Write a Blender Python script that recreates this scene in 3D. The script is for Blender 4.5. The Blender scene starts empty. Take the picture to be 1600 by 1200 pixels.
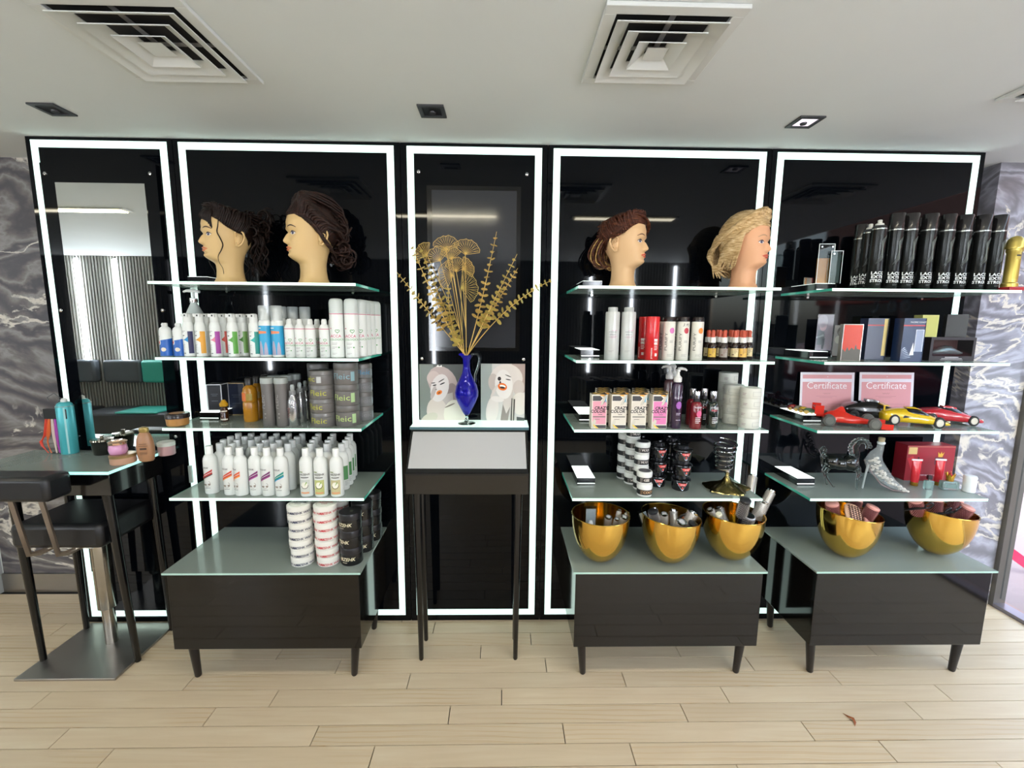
import bpy, math, random
from mathutils import Vector, Matrix
import numpy as np
random.seed(7)
C = bpy.context.scene.collection
PI = math.pi
# ---------------------------------------------------------------- camera
FPX, CD, CH = 690.0, 2.2208, 1.6095
_W, _P, _R = .0204, .1358, .0088
cy, sy, cp, sp, cr, sr = math.cos(_W), math.sin(_W), math.cos(_P), math.sin(_P), math.cos(_R), math.sin(_R)
yw = lambda v: Vector((v[0]*cy+v[1]*sy, -v[0]*sy+v[1]*cy, v[2]))
X0, F0, U0 = yw((1, 0, 0)), yw((0, cp, -sp)), yw((0, sp, cp))
RT = cr*X0+sr*U0; UP = cr*U0-sr*X0
CAM = Vector((0, -CD, CH))
cd = bpy.data.cameras.new('camera'); cd.sensor_width = 36; cd.lens = FPX/1600*36; cd.clip_start = .02
cam = bpy.data.objects.new('camera', cd); C.objects.link(cam)
m = Matrix((RT, UP, -F0)).transposed().to_4x4(); m.translation = CAM
cam.matrix_world = m
bpy.context.scene.camera = cam
def ray(px, py): return F0+RT*(px-800)/FPX-UP*(py-600)/FPX
def on(px, py, z):
    d = ray(px, py); return CAM+d*((z-CH)/d.z)
def at(px, py, Y):
    d = ray(px, py); return CAM+d*((Y+CD)/d.y)
def XP(px, Y, Z):
    a = RT-F0*((px-800)/FPX); return -((Y+CD)*a.y+(Z-CH)*a.z)/a.x
# ---------------------------------------------------------------- light and exposure
sc = bpy.context.scene
sc.view_settings.view_transform = 'Standard'; sc.view_settings.look = 'None'
sc.view_settings.gamma = 1; sc.view_settings.use_curve_mapping = False
sc.view_settings.exposure = .46
w = bpy.data.worlds.new('world'); sc.world = w; w.use_nodes = True
nt = w.node_tree; nt.nodes.clear()
wo = nt.nodes.new('ShaderNodeOutputWorld'); bg = nt.nodes.new('ShaderNodeBackground')
sky = nt.nodes.new('ShaderNodeTexSky'); sky.sky_type = 'NISHITA'; sky.sun_disc = False
sky.sun_elevation = math.radians(48); sky.sun_rotation = math.radians(200); sky.air_density = 1.2; sky.dust_density = 3
bg.inputs[1].default_value = .92
hs_ = nt.nodes.new('ShaderNodeHueSaturation'); hs_.inputs['Saturation'].default_value = .55; nt.links.new(sky.outputs[0], hs_.inputs['Color']); nt.links.new(hs_.outputs[0], bg.inputs[0]); nt.links.new(bg.outputs[0], wo.inputs[0])
def area(name, loc, sx, sy_, power, col=(1, 1, 1), rot=(0, 0, 0)):
    l = bpy.data.lights.new(name, 'AREA'); l.shape = 'RECTANGLE'; l.size = sx; l.size_y = sy_; l.energy = power; l.color = col
    o = bpy.data.objects.new(name, l); C.objects.link(o); o.location = loc; o.rotation_euler = rot; return o
LAMPS = [(-3.3, -1.40), (-.45, -1.40), (.95, -1.40)]
for x_, y_ in LAMPS: area('ceiling_lamp_light', (x_, y_, 2.434), .78, .08, 5, (1, .92, .72))
# ---------------------------------------------------------------- materials
def lin(c):
    if isinstance(c, str):
        c = [int(c[i:i+2], 16)/255 for i in (0, 2, 4)]
    return tuple(x/12.92 if x <= .04045 else ((x+.055)/1.055)**2.4 for x in c)
MC = {}
def mat(col, rough=.5, metal=0, em=0, trans=0, alpha=1, coat=0, ior=1.5, spec=.5, sheen=0):
    k = (col if isinstance(col, str) else tuple(col), rough, metal, em, trans, alpha, coat, ior, spec)
    if k in MC: return MC[k]
    mt = bpy.data.materials.new('m_%d' % len(MC)); mt.use_nodes = True
    b = mt.node_tree.nodes['Principled BSDF']; c = lin(col)
    b.inputs['Base Color'].default_value = (*c, 1); b.inputs['Roughness'].default_value = rough
    b.inputs['Metallic'].default_value = metal; b.inputs['IOR'].default_value = ior
    b.inputs['Specular IOR Level'].default_value = spec
    b.inputs['Transmission Weight'].default_value = trans; b.inputs['Alpha'].default_value = alpha
    b.inputs['Coat Weight'].default_value = coat
    if em: b.inputs['Emission Color'].default_value = (*c, 1); b.inputs['Emission Strength'].default_value = em
    mt.diffuse_color = (*c, 1); MC[k] = mt; return mt
def nmat(name):
    mt = bpy.data.materials.new(name); mt.use_nodes = True; t = mt.node_tree; b = t.nodes['Principled BSDF']
    def N(typ, **kw):
        n = t.nodes.new('ShaderNode'+typ)
        for k, v in kw.items():
            if k in n.inputs.keys(): n.inputs[k].default_value = v
            else: setattr(n, k, v)
        return n
    def ramp(stops, src):
        r = N('ValToRGB'); e = r.color_ramp.elements
        while len(e) < len(stops): e.new(.5)
        for q, (p, c) in zip(e, stops): q.position = p; q.color = (*lin(c), 1)
        t.links.new(src, r.inputs[0]); return r
    return mt, t, b, N, ramp
def thin_glass(name, tint, refl=.06, tr=.94, rough=0):
    mt = bpy.data.materials.new(name); mt.use_nodes = True; t = mt.node_tree; t.nodes.clear()
    o = t.nodes.new('ShaderNodeOutputMaterial'); mx = t.nodes.new('ShaderNodeMixShader'); tb = t.nodes.new('ShaderNodeBsdfTransparent')
    g = t.nodes.new('ShaderNodeBsdfGlossy'); g.inputs['Roughness'].default_value = rough
    fr = t.nodes.new('ShaderNodeFresnel'); fr.inputs[0].default_value = 1.5
    tb.inputs[0].default_value = (*lin(tint), 1)
    ge = t.nodes.new('ShaderNodeNewGeometry'); mm = t.nodes.new('ShaderNodeMath'); mm.operation = 'SUBTRACT'; mm.use_clamp = True
    t.links.new(fr.outputs[0], mm.inputs[0]); t.links.new(ge.outputs['Backfacing'], mm.inputs[1])
    t.links.new(mm.outputs[0], mx.inputs[0]); t.links.new(tb.outputs[0], mx.inputs[1]); t.links.new(g.outputs[0], mx.inputs[2])
    t.links.new(mx.outputs[0], o.inputs[0]); return mt
# frosted shelf glass: partly see-through body with a polished face
def frosted_glass():
    mt = bpy.data.materials.new('frosted_green_glass'); mt.use_nodes = True; t = mt.node_tree; b = t.nodes['Principled BSDF']; o = t.nodes['Material Output']
    b.inputs['Base Color'].default_value = (*lin('a7b2ac'), 1); b.inputs['Roughness'].default_value = .12
    tb = t.nodes.new('ShaderNodeBsdfTransparent'); tb.inputs[0].default_value = (.86, .93, .90, 1)
    mx = t.nodes.new('ShaderNodeMixShader'); mx.inputs[0].default_value = .62
    t.links.new(tb.outputs[0], mx.inputs[1]); t.links.new(b.outputs[0], mx.inputs[2]); t.links.new(mx.outputs[0], o.inputs[0]); return mt
M_SHELF = frosted_glass()
M_EDGE = mat('dcffee', .2, em=.7)
M_EDGE_SIDE = mat('3f9a86', .1, em=.18)
M_STRIP = mat('dcf8ee', .4, em=.68)
M_LAMP = mat('f6fffb', .4, em=1.0)
M_BLACK = mat('05070b', .035, spec=.2)
M_BLACKF = mat('050506', .22)
M_WHITE = mat('e9ebe6', .35)
M_CHROME = mat('c9c9c9', .08, metal=1)
M_CLEAR = thin_glass('clear_acrylic', 'eef4f4')
M_CRYSTAL = mat('e8f4f4', .02, trans=1, ior=1.45)
M_PANE = thin_glass('window_glass', 'f4fbff')
def marble(name, dark, mid, light, vein, scale=1.4, seed=0):
    mt, t, b, N, ramp = nmat(name)
    tc = N('TexCoord'); mp = N('Mapping'); mp.inputs['Location'].default_value = (seed, seed*.7, 0); mp.inputs['Rotation'].default_value = (0, .5, 0); mp.inputs['Scale'].default_value = (1, 1, 1.7)
    t.links.new(tc.outputs['Object'], mp.inputs[0])
    n1 = N('TexNoise'); n1.inputs['Scale'].default_value = scale; n1.inputs['Detail'].default_value = 6; n1.inputs['Distortion'].default_value = 1.6
    t.links.new(mp.outputs[0], n1.inputs['Vector'])
    mixv = N('VectorMath', operation='MULTIPLY_ADD'); t.links.new(n1.outputs['Color'], mixv.inputs[0]); mixv.inputs[1].default_value = (.9, .9, .9); t.links.new(mp.outputs[0], mixv.inputs[2])
    wv = N('TexWave', bands_direction='DIAGONAL'); wv.inputs['Scale'].default_value = scale*1.5; wv.inputs['Distortion'].default_value = 4.5; wv.inputs['Detail'].default_value = 5; wv.inputs['Detail Scale'].default_value = 1.6
    t.links.new(mixv.outputs[0], wv.inputs['Vector'])
    base = ramp([(0, dark), (.35, mid), (.65, light), (.85, mid), (1, dark)], wv.outputs['Fac'])
    v2 = N('TexNoise'); v2.inputs['Scale'].default_value = scale*1.3; v2.inputs['Detail'].default_value = 5; v2.inputs['Distortion'].default_value = 1.1
    t.links.new(mixv.outputs[0], v2.inputs['Vector'])
    vr = N('ValToRGB'); e = vr.color_ramp.elements; e.new(.5); e.new(.5)
    for q, (p, c) in zip(e, [(.485, 0), (.498, 1), (.506, 1), (.52, 0)]): q.position = p; q.color = (c, c, c, 1)
    t.links.new(v2.outputs['Fac'], vr.inputs[0])
    mx = N('MixRGB'); t.links.new(vr.outputs[0], mx.inputs[0]); t.links.new(base.outputs[0], mx.inputs[1]); mx.inputs[2].default_value = (*lin(vein), 1)
    t.links.new(mx.outputs[0], b.inputs['Base Color']); b.inputs['Roughness'].default_value = .18
    return mt
M_MARBLE = marble('grey_marble', '524f54', '726d6b', '8c8989', 'd2cbc0', .8, 2)
M_MARBLE_R = marble('pale_marble', '77757b', '94939b', 'a6a6b1', 'cdc5b8', 1.0, 5)
def wood_floor():
    mt, t, b, N, ramp = nmat('pale_oak_plank')
    tc = N('TexCoord'); oi = N('ObjectInfo'); mp = N('Mapping'); mp.inputs['Scale'].default_value = (1.2, 14, 1)
    ad = N('VectorMath', operation='MULTIPLY_ADD'); t.links.new(oi.outputs['Random'], ad.inputs[0]); ad.inputs[1].default_value = (37, 61, 13); t.links.new(tc.outputs['Object'], ad.inputs[2])
    t.links.new(ad.outputs[0], mp.inputs[0])
    n = N('TexNoise'); n.inputs['Scale'].default_value = 2.2; n.inputs['Detail'].default_value = 6; n.inputs['Distortion'].default_value = .7; t.links.new(mp.outputs[0], n.inputs['Vector'])
    r = ramp([(.2, 'cab597'), (.5, 'd1bd9f'), (.8, 'd7c6aa')], n.outputs['Fac'])
    mp2 = N('Mapping'); mp2.inputs['Scale'].default_value = (1.6, 9, 1); t.links.new(ad.outputs[0], mp2.inputs[0])
    wv = N('TexWave', wave_type='RINGS', rings_direction='Z'); wv.inputs['Scale'].default_value = 1.6; wv.inputs['Distortion'].default_value = 5; wv.inputs['Detail'].default_value = 2; wv.inputs['Detail Scale'].default_value = .8
    t.links.new(mp2.outputs[0], wv.inputs['Vector'])
    gr = ramp([(0, 'ffffff'), (.08, 'e3c79a'), (.2, 'ffffff'), (1, 'ffffff')], wv.outputs['Fac'])
    mask = N('TexNoise'); mask.inputs['Scale'].default_value = .9; t.links.new(ad.outputs[0], mask.inputs['Vector'])
    mr = N('MapRange'); mr.inputs['From Min'].default_value = .5; mr.inputs['From Max'].default_value = .62; mr.inputs['To Max'].default_value = .8; t.links.new(mask.outputs['Fac'], mr.inputs['Value'])
    mx = N('MixRGB', blend_type='MULTIPLY'); t.links.new(mr.outputs[0], mx.inputs[0]); t.links.new(r.outputs[0], mx.inputs[1]); t.links.new(gr.outputs[0], mx.inputs[2])
    hs = N('HueSaturation'); t.links.new(mx.outputs[0], hs.inputs['Color'])
    mr2 = N('MapRange'); mr2.inputs['To Min'].default_value = .93; mr2.inputs['To Max'].default_value = 1.05; t.links.new(oi.outputs['Random'], mr2.inputs['Value']); t.links.new(mr2.outputs[0], hs.inputs['Value'])
    t.links.new(hs.outputs[0], b.inputs['Base Color']); b.inputs['Roughness'].default_value = .38
    return mt
M_PLANK = wood_floor()
def plaster(name, col, bump=.05):
    mt, t, b, N, ramp = nmat(name)
    n = N('TexNoise'); n.inputs['Scale'].default_value = 3; n.inputs['Detail'].default_value = 3
    tc = N('TexCoord'); t.links.new(tc.outputs['Object'], n.inputs['Vector'])
    c = lin(col); r = N('ValToRGB'); r.color_ramp.elements[0].color = (*[x*.96 for x in c], 1); r.color_ramp.elements[1].color = (*[min(1, x*1.03) for x in c], 1)
    t.links.new(n.outputs['Fac'], r.inputs[0]); t.links.new(r.outputs[0], b.inputs['Base Color']); b.inputs['Roughness'].default_value = .75
    return mt
M_CEIL = plaster('ceiling_paint', 'd9dcda')
def hairmat(name, a, bcol, c):
    mt, t, b, N, ramp = nmat(name)
    tc = N('TexCoord'); mp = N('Mapping'); mp.inputs['Scale'].default_value = (25, 25, 140); t.links.new(tc.outputs['Object'], mp.inputs[0])
    n = N('TexNoise'); n.inputs['Scale'].default_value = 1.5; n.inputs['Detail'].default_value = 4; t.links.new(mp.outputs[0], n.inputs['Vector'])
    r = ramp([(.3, a), (.55, bcol), (.8, c)], n.outputs['Fac']); t.links.new(r.outputs[0], b.inputs['Base Color'])
    bp = N('Bump'); bp.inputs['Strength'].default_value = .4; bp.inputs['Distance'].default_value = .002; t.links.new(n.outputs['Fac'], bp.inputs['Height']); t.links.new(bp.outputs[0], b.inputs['Normal'])
    b.inputs['Roughness'].default_value = .5; b.inputs['Specular IOR Level'].default_value = .22; return mt
def brushed(name, col, rough=.25):
    mt, t, b, N, ramp = nmat(name)
    tc = N('TexCoord'); mp = N('Mapping'); mp.inputs['Scale'].default_value = (8, 8, 260); t.links.new(tc.outputs['Object'], mp.inputs[0])
    n = N('TexNoise'); n.inputs['Scale'].default_value = 1.0; n.inputs['Detail'].default_value = 3; t.links.new(mp.outputs[0], n.inputs['Vector'])
    mr = N('MapRange'); mr.inputs['To Min'].default_value = rough*.7; mr.inputs['To Max'].default_value = rough*1.4; t.links.new(n.outputs['Fac'], mr.inputs['Value']); t.links.new(mr.outputs[0], b.inputs['Roughness'])
    b.inputs['Base Color'].default_value = (*lin(col), 1); b.inputs['Metallic'].default_value = 1; return mt
M_STEEL = brushed('brushed_steel', 'a8a49e', .33)
M_GOLD = brushed('polished_brass', 'dcb45a', .12)
# ---------------------------------------------------------------- mesh helper
class MB:
    def __init__(s): s.v = []; s.f = []; s.sm = []
    def add(s, V, F, sm=True, xf=None):
        o = len(s.v)
        s.v += [tuple(xf @ Vector(p)) if xf else tuple(p) for p in V]
        s.f += [tuple(i+o for i in f) for f in F]; s.sm += [sm]*len(F); return s
    def box(s, x0, x1, y0, y1, z0, z1, xf=None):
        V = [(x, y, z) for z in (z0, z1) for y in (y0, y1) for x in (x0, x1)]
        return s.add(V, [(0, 2, 3, 1), (4, 5, 7, 6), (0, 1, 5, 4), (2, 6, 7, 3), (0, 4, 6, 2), (1, 3, 7, 5)], False, xf)
    def lathe(s, prof, n=20, c=(0, 0, 0), xf=None, sy=1, tilt=0):
        V = []; F = []; R0 = max(p[0] for p in prof)
        for r, z in prof:
            r = max(r, 1e-5)
            for i in range(n):
                a = 2*PI*i/n; V.append((c[0]+r*math.cos(a), c[1]+r*sy*math.sin(a), c[2]+z+tilt*0))
        k = len(prof)
        for j in range(k-1):
            for i in range(n):
                a, b = j*n+i, j*n+(i+1) % n; F.append((a, b, b+n, a+n))
        F.append(tuple(reversed(range(n)))); F.append(tuple(range((k-1)*n, k*n)))
        return s.add(V, F, True, xf)
    def tube(s, path, r, n=8, closed=False, xf=None, flat=1):
        P = [Vector(p) for p in path]; k = len(P); V = []; F = []
        R_ = r if isinstance(r, (list, tuple)) else [r]*k
        up = Vector((0, 0, 1)); prev = None
        for i, p in enumerate(P):
            d = (P[(i+1) % k]-P[i-1]) if closed else (P[min(i+1, k-1)]-P[max(i-1, 0)])
            if d.length < 1e-9: d = Vector((0, 0, 1))
            d.normalize()
            if prev is None:
                a = up if abs(d.z) < .9 else Vector((1, 0, 0)); n1 = d.cross(a).normalized()
            else: n1 = (prev-d*prev.dot(d)).normalized()
            prev = n1; n2 = d.cross(n1)
            for j in range(n):
                t = 2*PI*j/n; V.append(p+(n1*math.cos(t)+n2*math.sin(t)*flat)*R_[i])
        for i in range(k if closed else k-1):
            for j in range(n):
                a, b = i*n+j, i*n+(j+1) % n; c2, d2 = ((i+1) % k)*n+j, ((i+1) % k)*n+(j+1) % n
                F.append((a, b, d2, c2))
        if not closed: F.append(tuple(reversed(range(n)))); F.append(tuple(range((k-1)*n, k*n)))
        return s.add(V, F, True, xf)
    def prism(s, poly, y0, y1, xf=None, sm=False):
        n = len(poly); V = [(x, y0, z) for x, z in poly]+[(x, y1, z) for x, z in poly]
        F = [tuple(range(n)), tuple(reversed(range(n, 2*n)))]+[(i, i+n, (i+1) % n+n, (i+1) % n) for i in range(n)]
        return s.add(V, F, sm, xf)
    def wrap(s, R, a0, a1, zf, n=12, eps=.0006, xf=None, rf=None):
        # strip on a cylinder: angle 0 faces -Y; zf(t)->(z0,z1)
        V = []; F = []
        for i in range(n+1):
            t = i/n; a = a0+(a1-a0)*t; z0, z1 = zf(t)
            for z in (z0, z1):
                r = (rf(z) if rf else R)+eps; V.append((r*math.sin(a), -r*math.cos(a), z))
        for i in range(n): F.append((2*i, 2*i+2, 2*i+3, 2*i+1))
        return s.add(V, F, True, xf)
    def text(s, txt, size, xc=0, z=0, R=None, eps=.0006, ang=0, shear=0, rot=0, y=0, xf=None, bold=.0, sx=1):
        V2, F2 = text_geo(txt, bold); V = []
        for (a, b) in V2:
            a, b = (a+shear*b)*size*sx, b*size
            if rot: a, b = a*math.cos(rot)-b*math.sin(rot), a*math.sin(rot)+b*math.cos(rot)
            if R: t = ang+(xc+a)/R; V.append(((R+eps)*math.sin(t), -(R+eps)*math.cos(t), z+b))
            else: V.append((xc+a, y, z+b))
        return s.add(V, F2, False, xf)
    def ball(s, c, r, n=12, m_=8, xf=None):
        rx, ry, rz = r if isinstance(r, (tuple, list)) else (r, r, r)
        V = []; F = []
        for j in range(m_+1):
            e = -PI/2+PI*j/m_
            for i in range(n):
                a = 2*PI*i/n; V.append((c[0]+rx*math.cos(e)*math.cos(a), c[1]+ry*math.cos(e)*math.sin(a), c[2]+rz*math.sin(e)))
        for j in range(m_):
            for i in range(n):
                a, b = j*n+i, j*n+(i+1) % n; F.append((a, b, b+n, a+n))
        return s.add(V, F, True, xf)
TG = {}
def text_geo(txt, bold=0):
    k = (txt, bold)
    if k in TG: return TG[k]
    cu = bpy.data.curves.new('t', 'FONT'); cu.body = txt; cu.size = 1; cu.resolution_u = 2; cu.align_x = 'CENTER'; cu.offset = bold
    o = bpy.data.objects.new('t', cu); C.objects.link(o)
    dg = bpy.context.evaluated_depsgraph_get(); me = bpy.data.meshes.new_from_object(o.evaluated_get(dg))
    V = [(v.co.x, v.co.y) for v in me.vertices]; F = [tuple(p.vertices) for p in me.polygons]
    bpy.data.objects.remove(o); bpy.data.curves.remove(cu); bpy.data.meshes.remove(me)
    TG[k] = (V, F); return TG[k]
def obj(name, mb, m_, parent=None, bevel=0, sub=0, loc=None, kind=None, ang=.7):
    me = bpy.data.meshes.new(name); me.from_pydata(mb.v, [], mb.f); me.validate()
    if len(me.polygons) == len(mb.sm): me.polygons.foreach_set('use_smooth', mb.sm)
    me.set_sharp_from_angle(angle=ang); me.materials.append(m_)
    o = bpy.data.objects.new(name, me); C.objects.link(o)
    if parent: o.parent = parent
    if loc: o.location = loc
    if bevel:
        b = o.modifiers.new('b', 'BEVEL'); b.width = bevel; b.segments = 2; b.limit_method = 'ANGLE'; b.angle_limit = .6
    if sub:
        b = o.modifiers.new('s', 'SUBSURF'); b.levels = sub; b.render_levels = sub
    if kind: o['kind'] = kind
    return o
def empty(name):
    o = bpy.data.objects.new(name, None); o.empty_display_size = .05; C.objects.link(o); return o
def tag(o, label, cat, group=None):
    o['label'] = label; o['category'] = cat
    if group: o['group'] = group
    return o
def copy_tree(o, parent=None):
    c = o.copy(); C.objects.link(c); c.parent = parent
    for ch in o.children: copy_tree(ch, c)
    return c
PROTO = {}
def put(key, build, loc, label, cat, group=None, rz=0, rot=None, s=1):
    if key in PROTO: o = copy_tree(PROTO[key])
    else: o = build(); PROTO[key] = o; bpy.context.view_layer.update()
    o.location = loc; o.rotation_euler = rot if rot else (0, 0, rz)
    if s != 1: o.scale = (s, s, s)
    o['label'] = label; o['category'] = cat
    if group: o['group'] = group
    elif 'group' in o.keys(): del o['group']
    return o
ORD = ['first', 'second', 'third', 'fourth', 'fifth', 'sixth', 'seventh', 'eighth', 'ninth', 'tenth', 'eleventh', 'twelfth']
def struct(name, mb, m_, parent=None, **k):
    o = obj(name, mb, m_, parent, **k)
    if not parent: o['kind'] = 'structure'
    return o
def sempty(name):
    o = empty(name); o['kind'] = 'structure'; return o
# ---------------------------------------------------------------- room shell
XL_, XR_, YB = -7.0, 2.88, -3.92
fl = struct('floor', MB().box(XL_, XR_, YB, .34, -.06, -.012), mat('1d1611', .9))
rows = {0: -.36, 1: .151, 2: -.103, 3: .212, 4: -.42, 5: .002, 6: -.215, 7: .25, 8: -.483, 9: -.111}
Y1 = -.011+.0885*4
def plank_mb(x0, x1, y0, y1):
    g = .0019; return MB().box(x0+g, x1-g, y0+g, y1-g, -.012, 0)
far = MB(); pm = {}
for k in range(-3, 42):
    ya = -.011-.0885*k; yb = ya-.0885; off = rows.get(k, random.uniform(-.49, .49)); ya = min(ya, .34)
    if yb > .33: continue
    yb = max(yb, YB)
    x = off-.982*7
    while x < XR_:
        a, b = max(x, XL_), min(x+.982, XR_)
        if b-a > .02:
            if yb > -1.05 and b > -3.3:
                key = (round(b-a, 3), round(ya-yb, 4))
                if key in pm:
                    o = pm[key].copy(); C.objects.link(o)
                else:
                    hw, hy = (b-a)/2, (ya-yb)/2
                    o = obj('plank', plank_mb(-hw, hw, -hy, hy), M_PLANK); pm[key] = o
                o.parent = fl; o.location = ((a+b)/2, (ya+yb)/2, random.uniform(-.0004, .0))
            else:
                g = .0012; far.box(a+g, b-g, yb+g, ya-g, -.012, 0)
        x += .982
obj('planking', far, M_PLANK, fl, kind='stuff')
# ceiling with vent holes simply covered by recessed boxes hung just below
struct('ceiling', MB().box(XL_, XR_, YB, .34, 2.45, 2.5), M_CEIL)
wl = struct('wall_back', MB().box(-2.96, -2.2, .285, .34, .0, 2.45), M_MARBLE)
struct('baseboard_left', MB().box(-2.96, -2.2, .272, .285, 0, .115), M_STEEL)
struct('wall_far_left', MB().box(XL_, -2.96, .285, .34, 0, 2.45), mat('dfe3e1', .5))
struct('wall_right', MB().box(2.545, 2.86, .125, .34, 0, 2.45), M_MARBLE_R)
struct('wall_behind', MB().box(-2.2, 2.545, .30, .34, 0, 2.45), M_MARBLE)
struct('wall_left', MB().box(XL_-.06, XL_, YB, .34, 0, 2.45), mat('c8c8c4', .7))
# light column at the left end of the marble
t = empty('light_column'); obj('housing', MB().box(-3.03, -2.965, .2, .284, 0, 2.449), mat('b9bcbc', .4), t)
obj('diffuser', MB().box(-3.2, -3.031, .2, .284, .10, 2.3), M_STRIP, t)
obj('base', MB().box(-3.2, -3.031, .2, .284, 0, .1), mat('8c8f90', .4), t)
tag(t, 'tall glowing white light column at the left end of the marble wall', 'light')
# slatted wall behind the camera
bw = struct('wall_slatted', MB().box(XL_, 2.86, YB-.06, YB, 0, 2.45), mat('3c3a38', .8))
sl = MB(); x = XL_+.01
while x < 2.84:
    sl.box(x, x+.022, YB, YB+.02, .0, 2.45); x += .04
obj('slats', sl, mat('8f8b84', .6), bw, kind='stuff')
for i, x in enumerate((-5.62, -5.12, -3.2, -.95, 1.18, 1.75, 2.33)):
    t = empty('wall_light_bar'); obj('tube', MB().box(x-.016, x+.016, YB+.025, YB+.05, .95, 2.4), mat('eef6ff', .4, em=85), t)
    obj('channel', MB().box(x-.03, x+.03, YB+.02, YB+.026, 1.03, 2.42), mat('999999', .4), t)
    tag(t, 'vertical white light bar on the slatted wall, %s from the left' % ORD[i], 'wall light', 'light bars on the slatted wall')
for i, x in enumerate((-6.2, -4.6)):
    t = empty('salon_bench'); obj('seat', MB().box(x-.75, x+.75, YB+.03, YB+.6, .12, .45), mat('303236', .45), t, bevel=.03)
    for j in range(3):
        xa = x-.75+j*.5; obj('back_cushion', MB().box(xa+.005, xa+.495, YB+.03, YB+.14, .78, 1.08), mat('2f9c8d' if j == 1 else '4a4f55', .5), t, bevel=.03)
    obj('seat_pad', MB().box(x-.25, x+.25, YB+.14, YB+.6, .451, .47), mat('2f9c8d', .5), t, bevel=.008)
    tag(t, 'long grey bench with a teal cushion against the slatted wall, %s' % ('farther one' if i == 0 else 'nearer one'), 'bench')
# shopfront to the right
wn = sempty('window_1')
obj('pane', MB().box(2.895, 2.905, -2.3, .10, .05, 2.45), M_PANE, wn); obj('pane', MB().box(2.895, 2.905, YB, -2.36, .05, 2.45), M_PANE, wn)
obj('window_frame', MB().box(2.861, 2.93, .10, .17, 0, 2.45), mat('6d6a62', .35, metal=.6), wn)
obj('window_frame', MB().box(2.86, 2.93, -2.36, -2.3, 0, 2.45), mat('6d6a62', .35, metal=.6), wn)
obj('threshold', MB().box(2.86, 2.93, YB, .10, 0, .022), mat('8a8894', .3, metal=.8), wn)
obj('lettering', MB().text('MESU', .34, 0, 1.42, y=0, xf=Matrix.Translation((2.908, -2.95, 0)) @ Matrix.Rotation(PI/2, 4, 'Z'), bold=.02), mat('15151a', .5), wn)
obj('lettering', MB().text("3'88", .22, 0, 1.72, y=0, xf=Matrix.Translation((2.908, -1.1, 0)) @ Matrix.Rotation(PI/2, 4, 'Z'), bold=.0), mat('d8d8dc', .5), wn)
st = struct('pavement', MB().box(2.93, 6.0, -12, 6, -.08, -.005), plaster('pinkish_paving', '907b78'))
road = struct('road', MB().box(6.0, 13, -12, 6, -.1, -.04), plaster('asphalt', '6f6f76'))
t = empty('terrace_building')
obj('wall', MB().box(13, 14, -16, 8, -.05, 6.5), plaster('brick_wall', '8a5a4c'), t)
for i in range(9):
    y = -14+i*2.4
    wf = obj('window', MB().box(12.93, 13.0, y, y+1.1, 3.1, 4.7), mat('e4e4e0', .5), t)
    obj('pane', MB().box(12.9, 12.928, y+.1, y+1.0, 3.2, 4.6), mat('20262c', .1), wf)
    sw = obj('shop_window', MB().box(12.93, 13.0, y-.4, y+1.7, .1, 2.4), mat('16181c', .1), t)
obj('fascia', MB().box(12.85, 13.0, -16, 8, 2.45, 3.0), mat('b5452f', .5), t)
tag(t, 'brick terrace with white windows across the street, seen mirrored in the black panels', 'building')
for i, (y, c) in enumerate(((-2.2, 'e8e8ec'), (-7.5, '7d2026'))):
    t = empty('parked_car')
    b = MB(); S = [(-2.1, .3, .7, .8, .8, .6), (-1.6, .25, .75, .95, .9, .7), (-.9, .25, .85, 1.4, .92, .6), (.3, .25, .85, 1.42, .92, .6), (1.0, .25, .8, .95, .92, .7), (1.9, .3, .6, .7, .85, .6)]
    V = []; F = []
    for (yy, zl, zb, zt, wb, wt) in S: V += [(-wb, yy, zl), (-wb, yy, zb), (-wt, yy, zt), (wt, yy, zt), (wb, yy, zb), (wb, yy, zl)]
    for k in range(len(S)-1):
        for j in range(6): F.append((k*6+j, k*6+(j+1) % 6, (k+1)*6+(j+1) % 6, (k+1)*6+j))
    F += [(5, 4, 3, 2, 1, 0), tuple(range(30, 36))]; b.add(V, F)
    obj('body', b, mat(c, .2, coat=.5), t, sub=1)
    for wx in (-.85, .85):
        for wy in (-1.3, 1.25): obj('wheel', MB().lathe([(.33, -.1), (.33, .1)], 16, xf=Matrix.Translation((wx, wy, .33)) @ Matrix.Rotation(PI/2, 4, 'Y')), mat('111111', .7), t)
    t.location = (7.6, y, -.04); tag(t, 'white parked car on the street outside' if i == 0 else 'dark red parked car on the street outside', 'car')
tag(obj('barrier_tape', MB().prism([(0, 0), (.5, -.34), (.5, -.41), (0, -.07)], -.004, .004), mat('d0204a', .5, trans=0)), 'pink red barrier tape outside the shopfront at the right edge', 'tape').location = (lambda d: CAM+d*(3.3/d.x))(ray(1576, 852))
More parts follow.
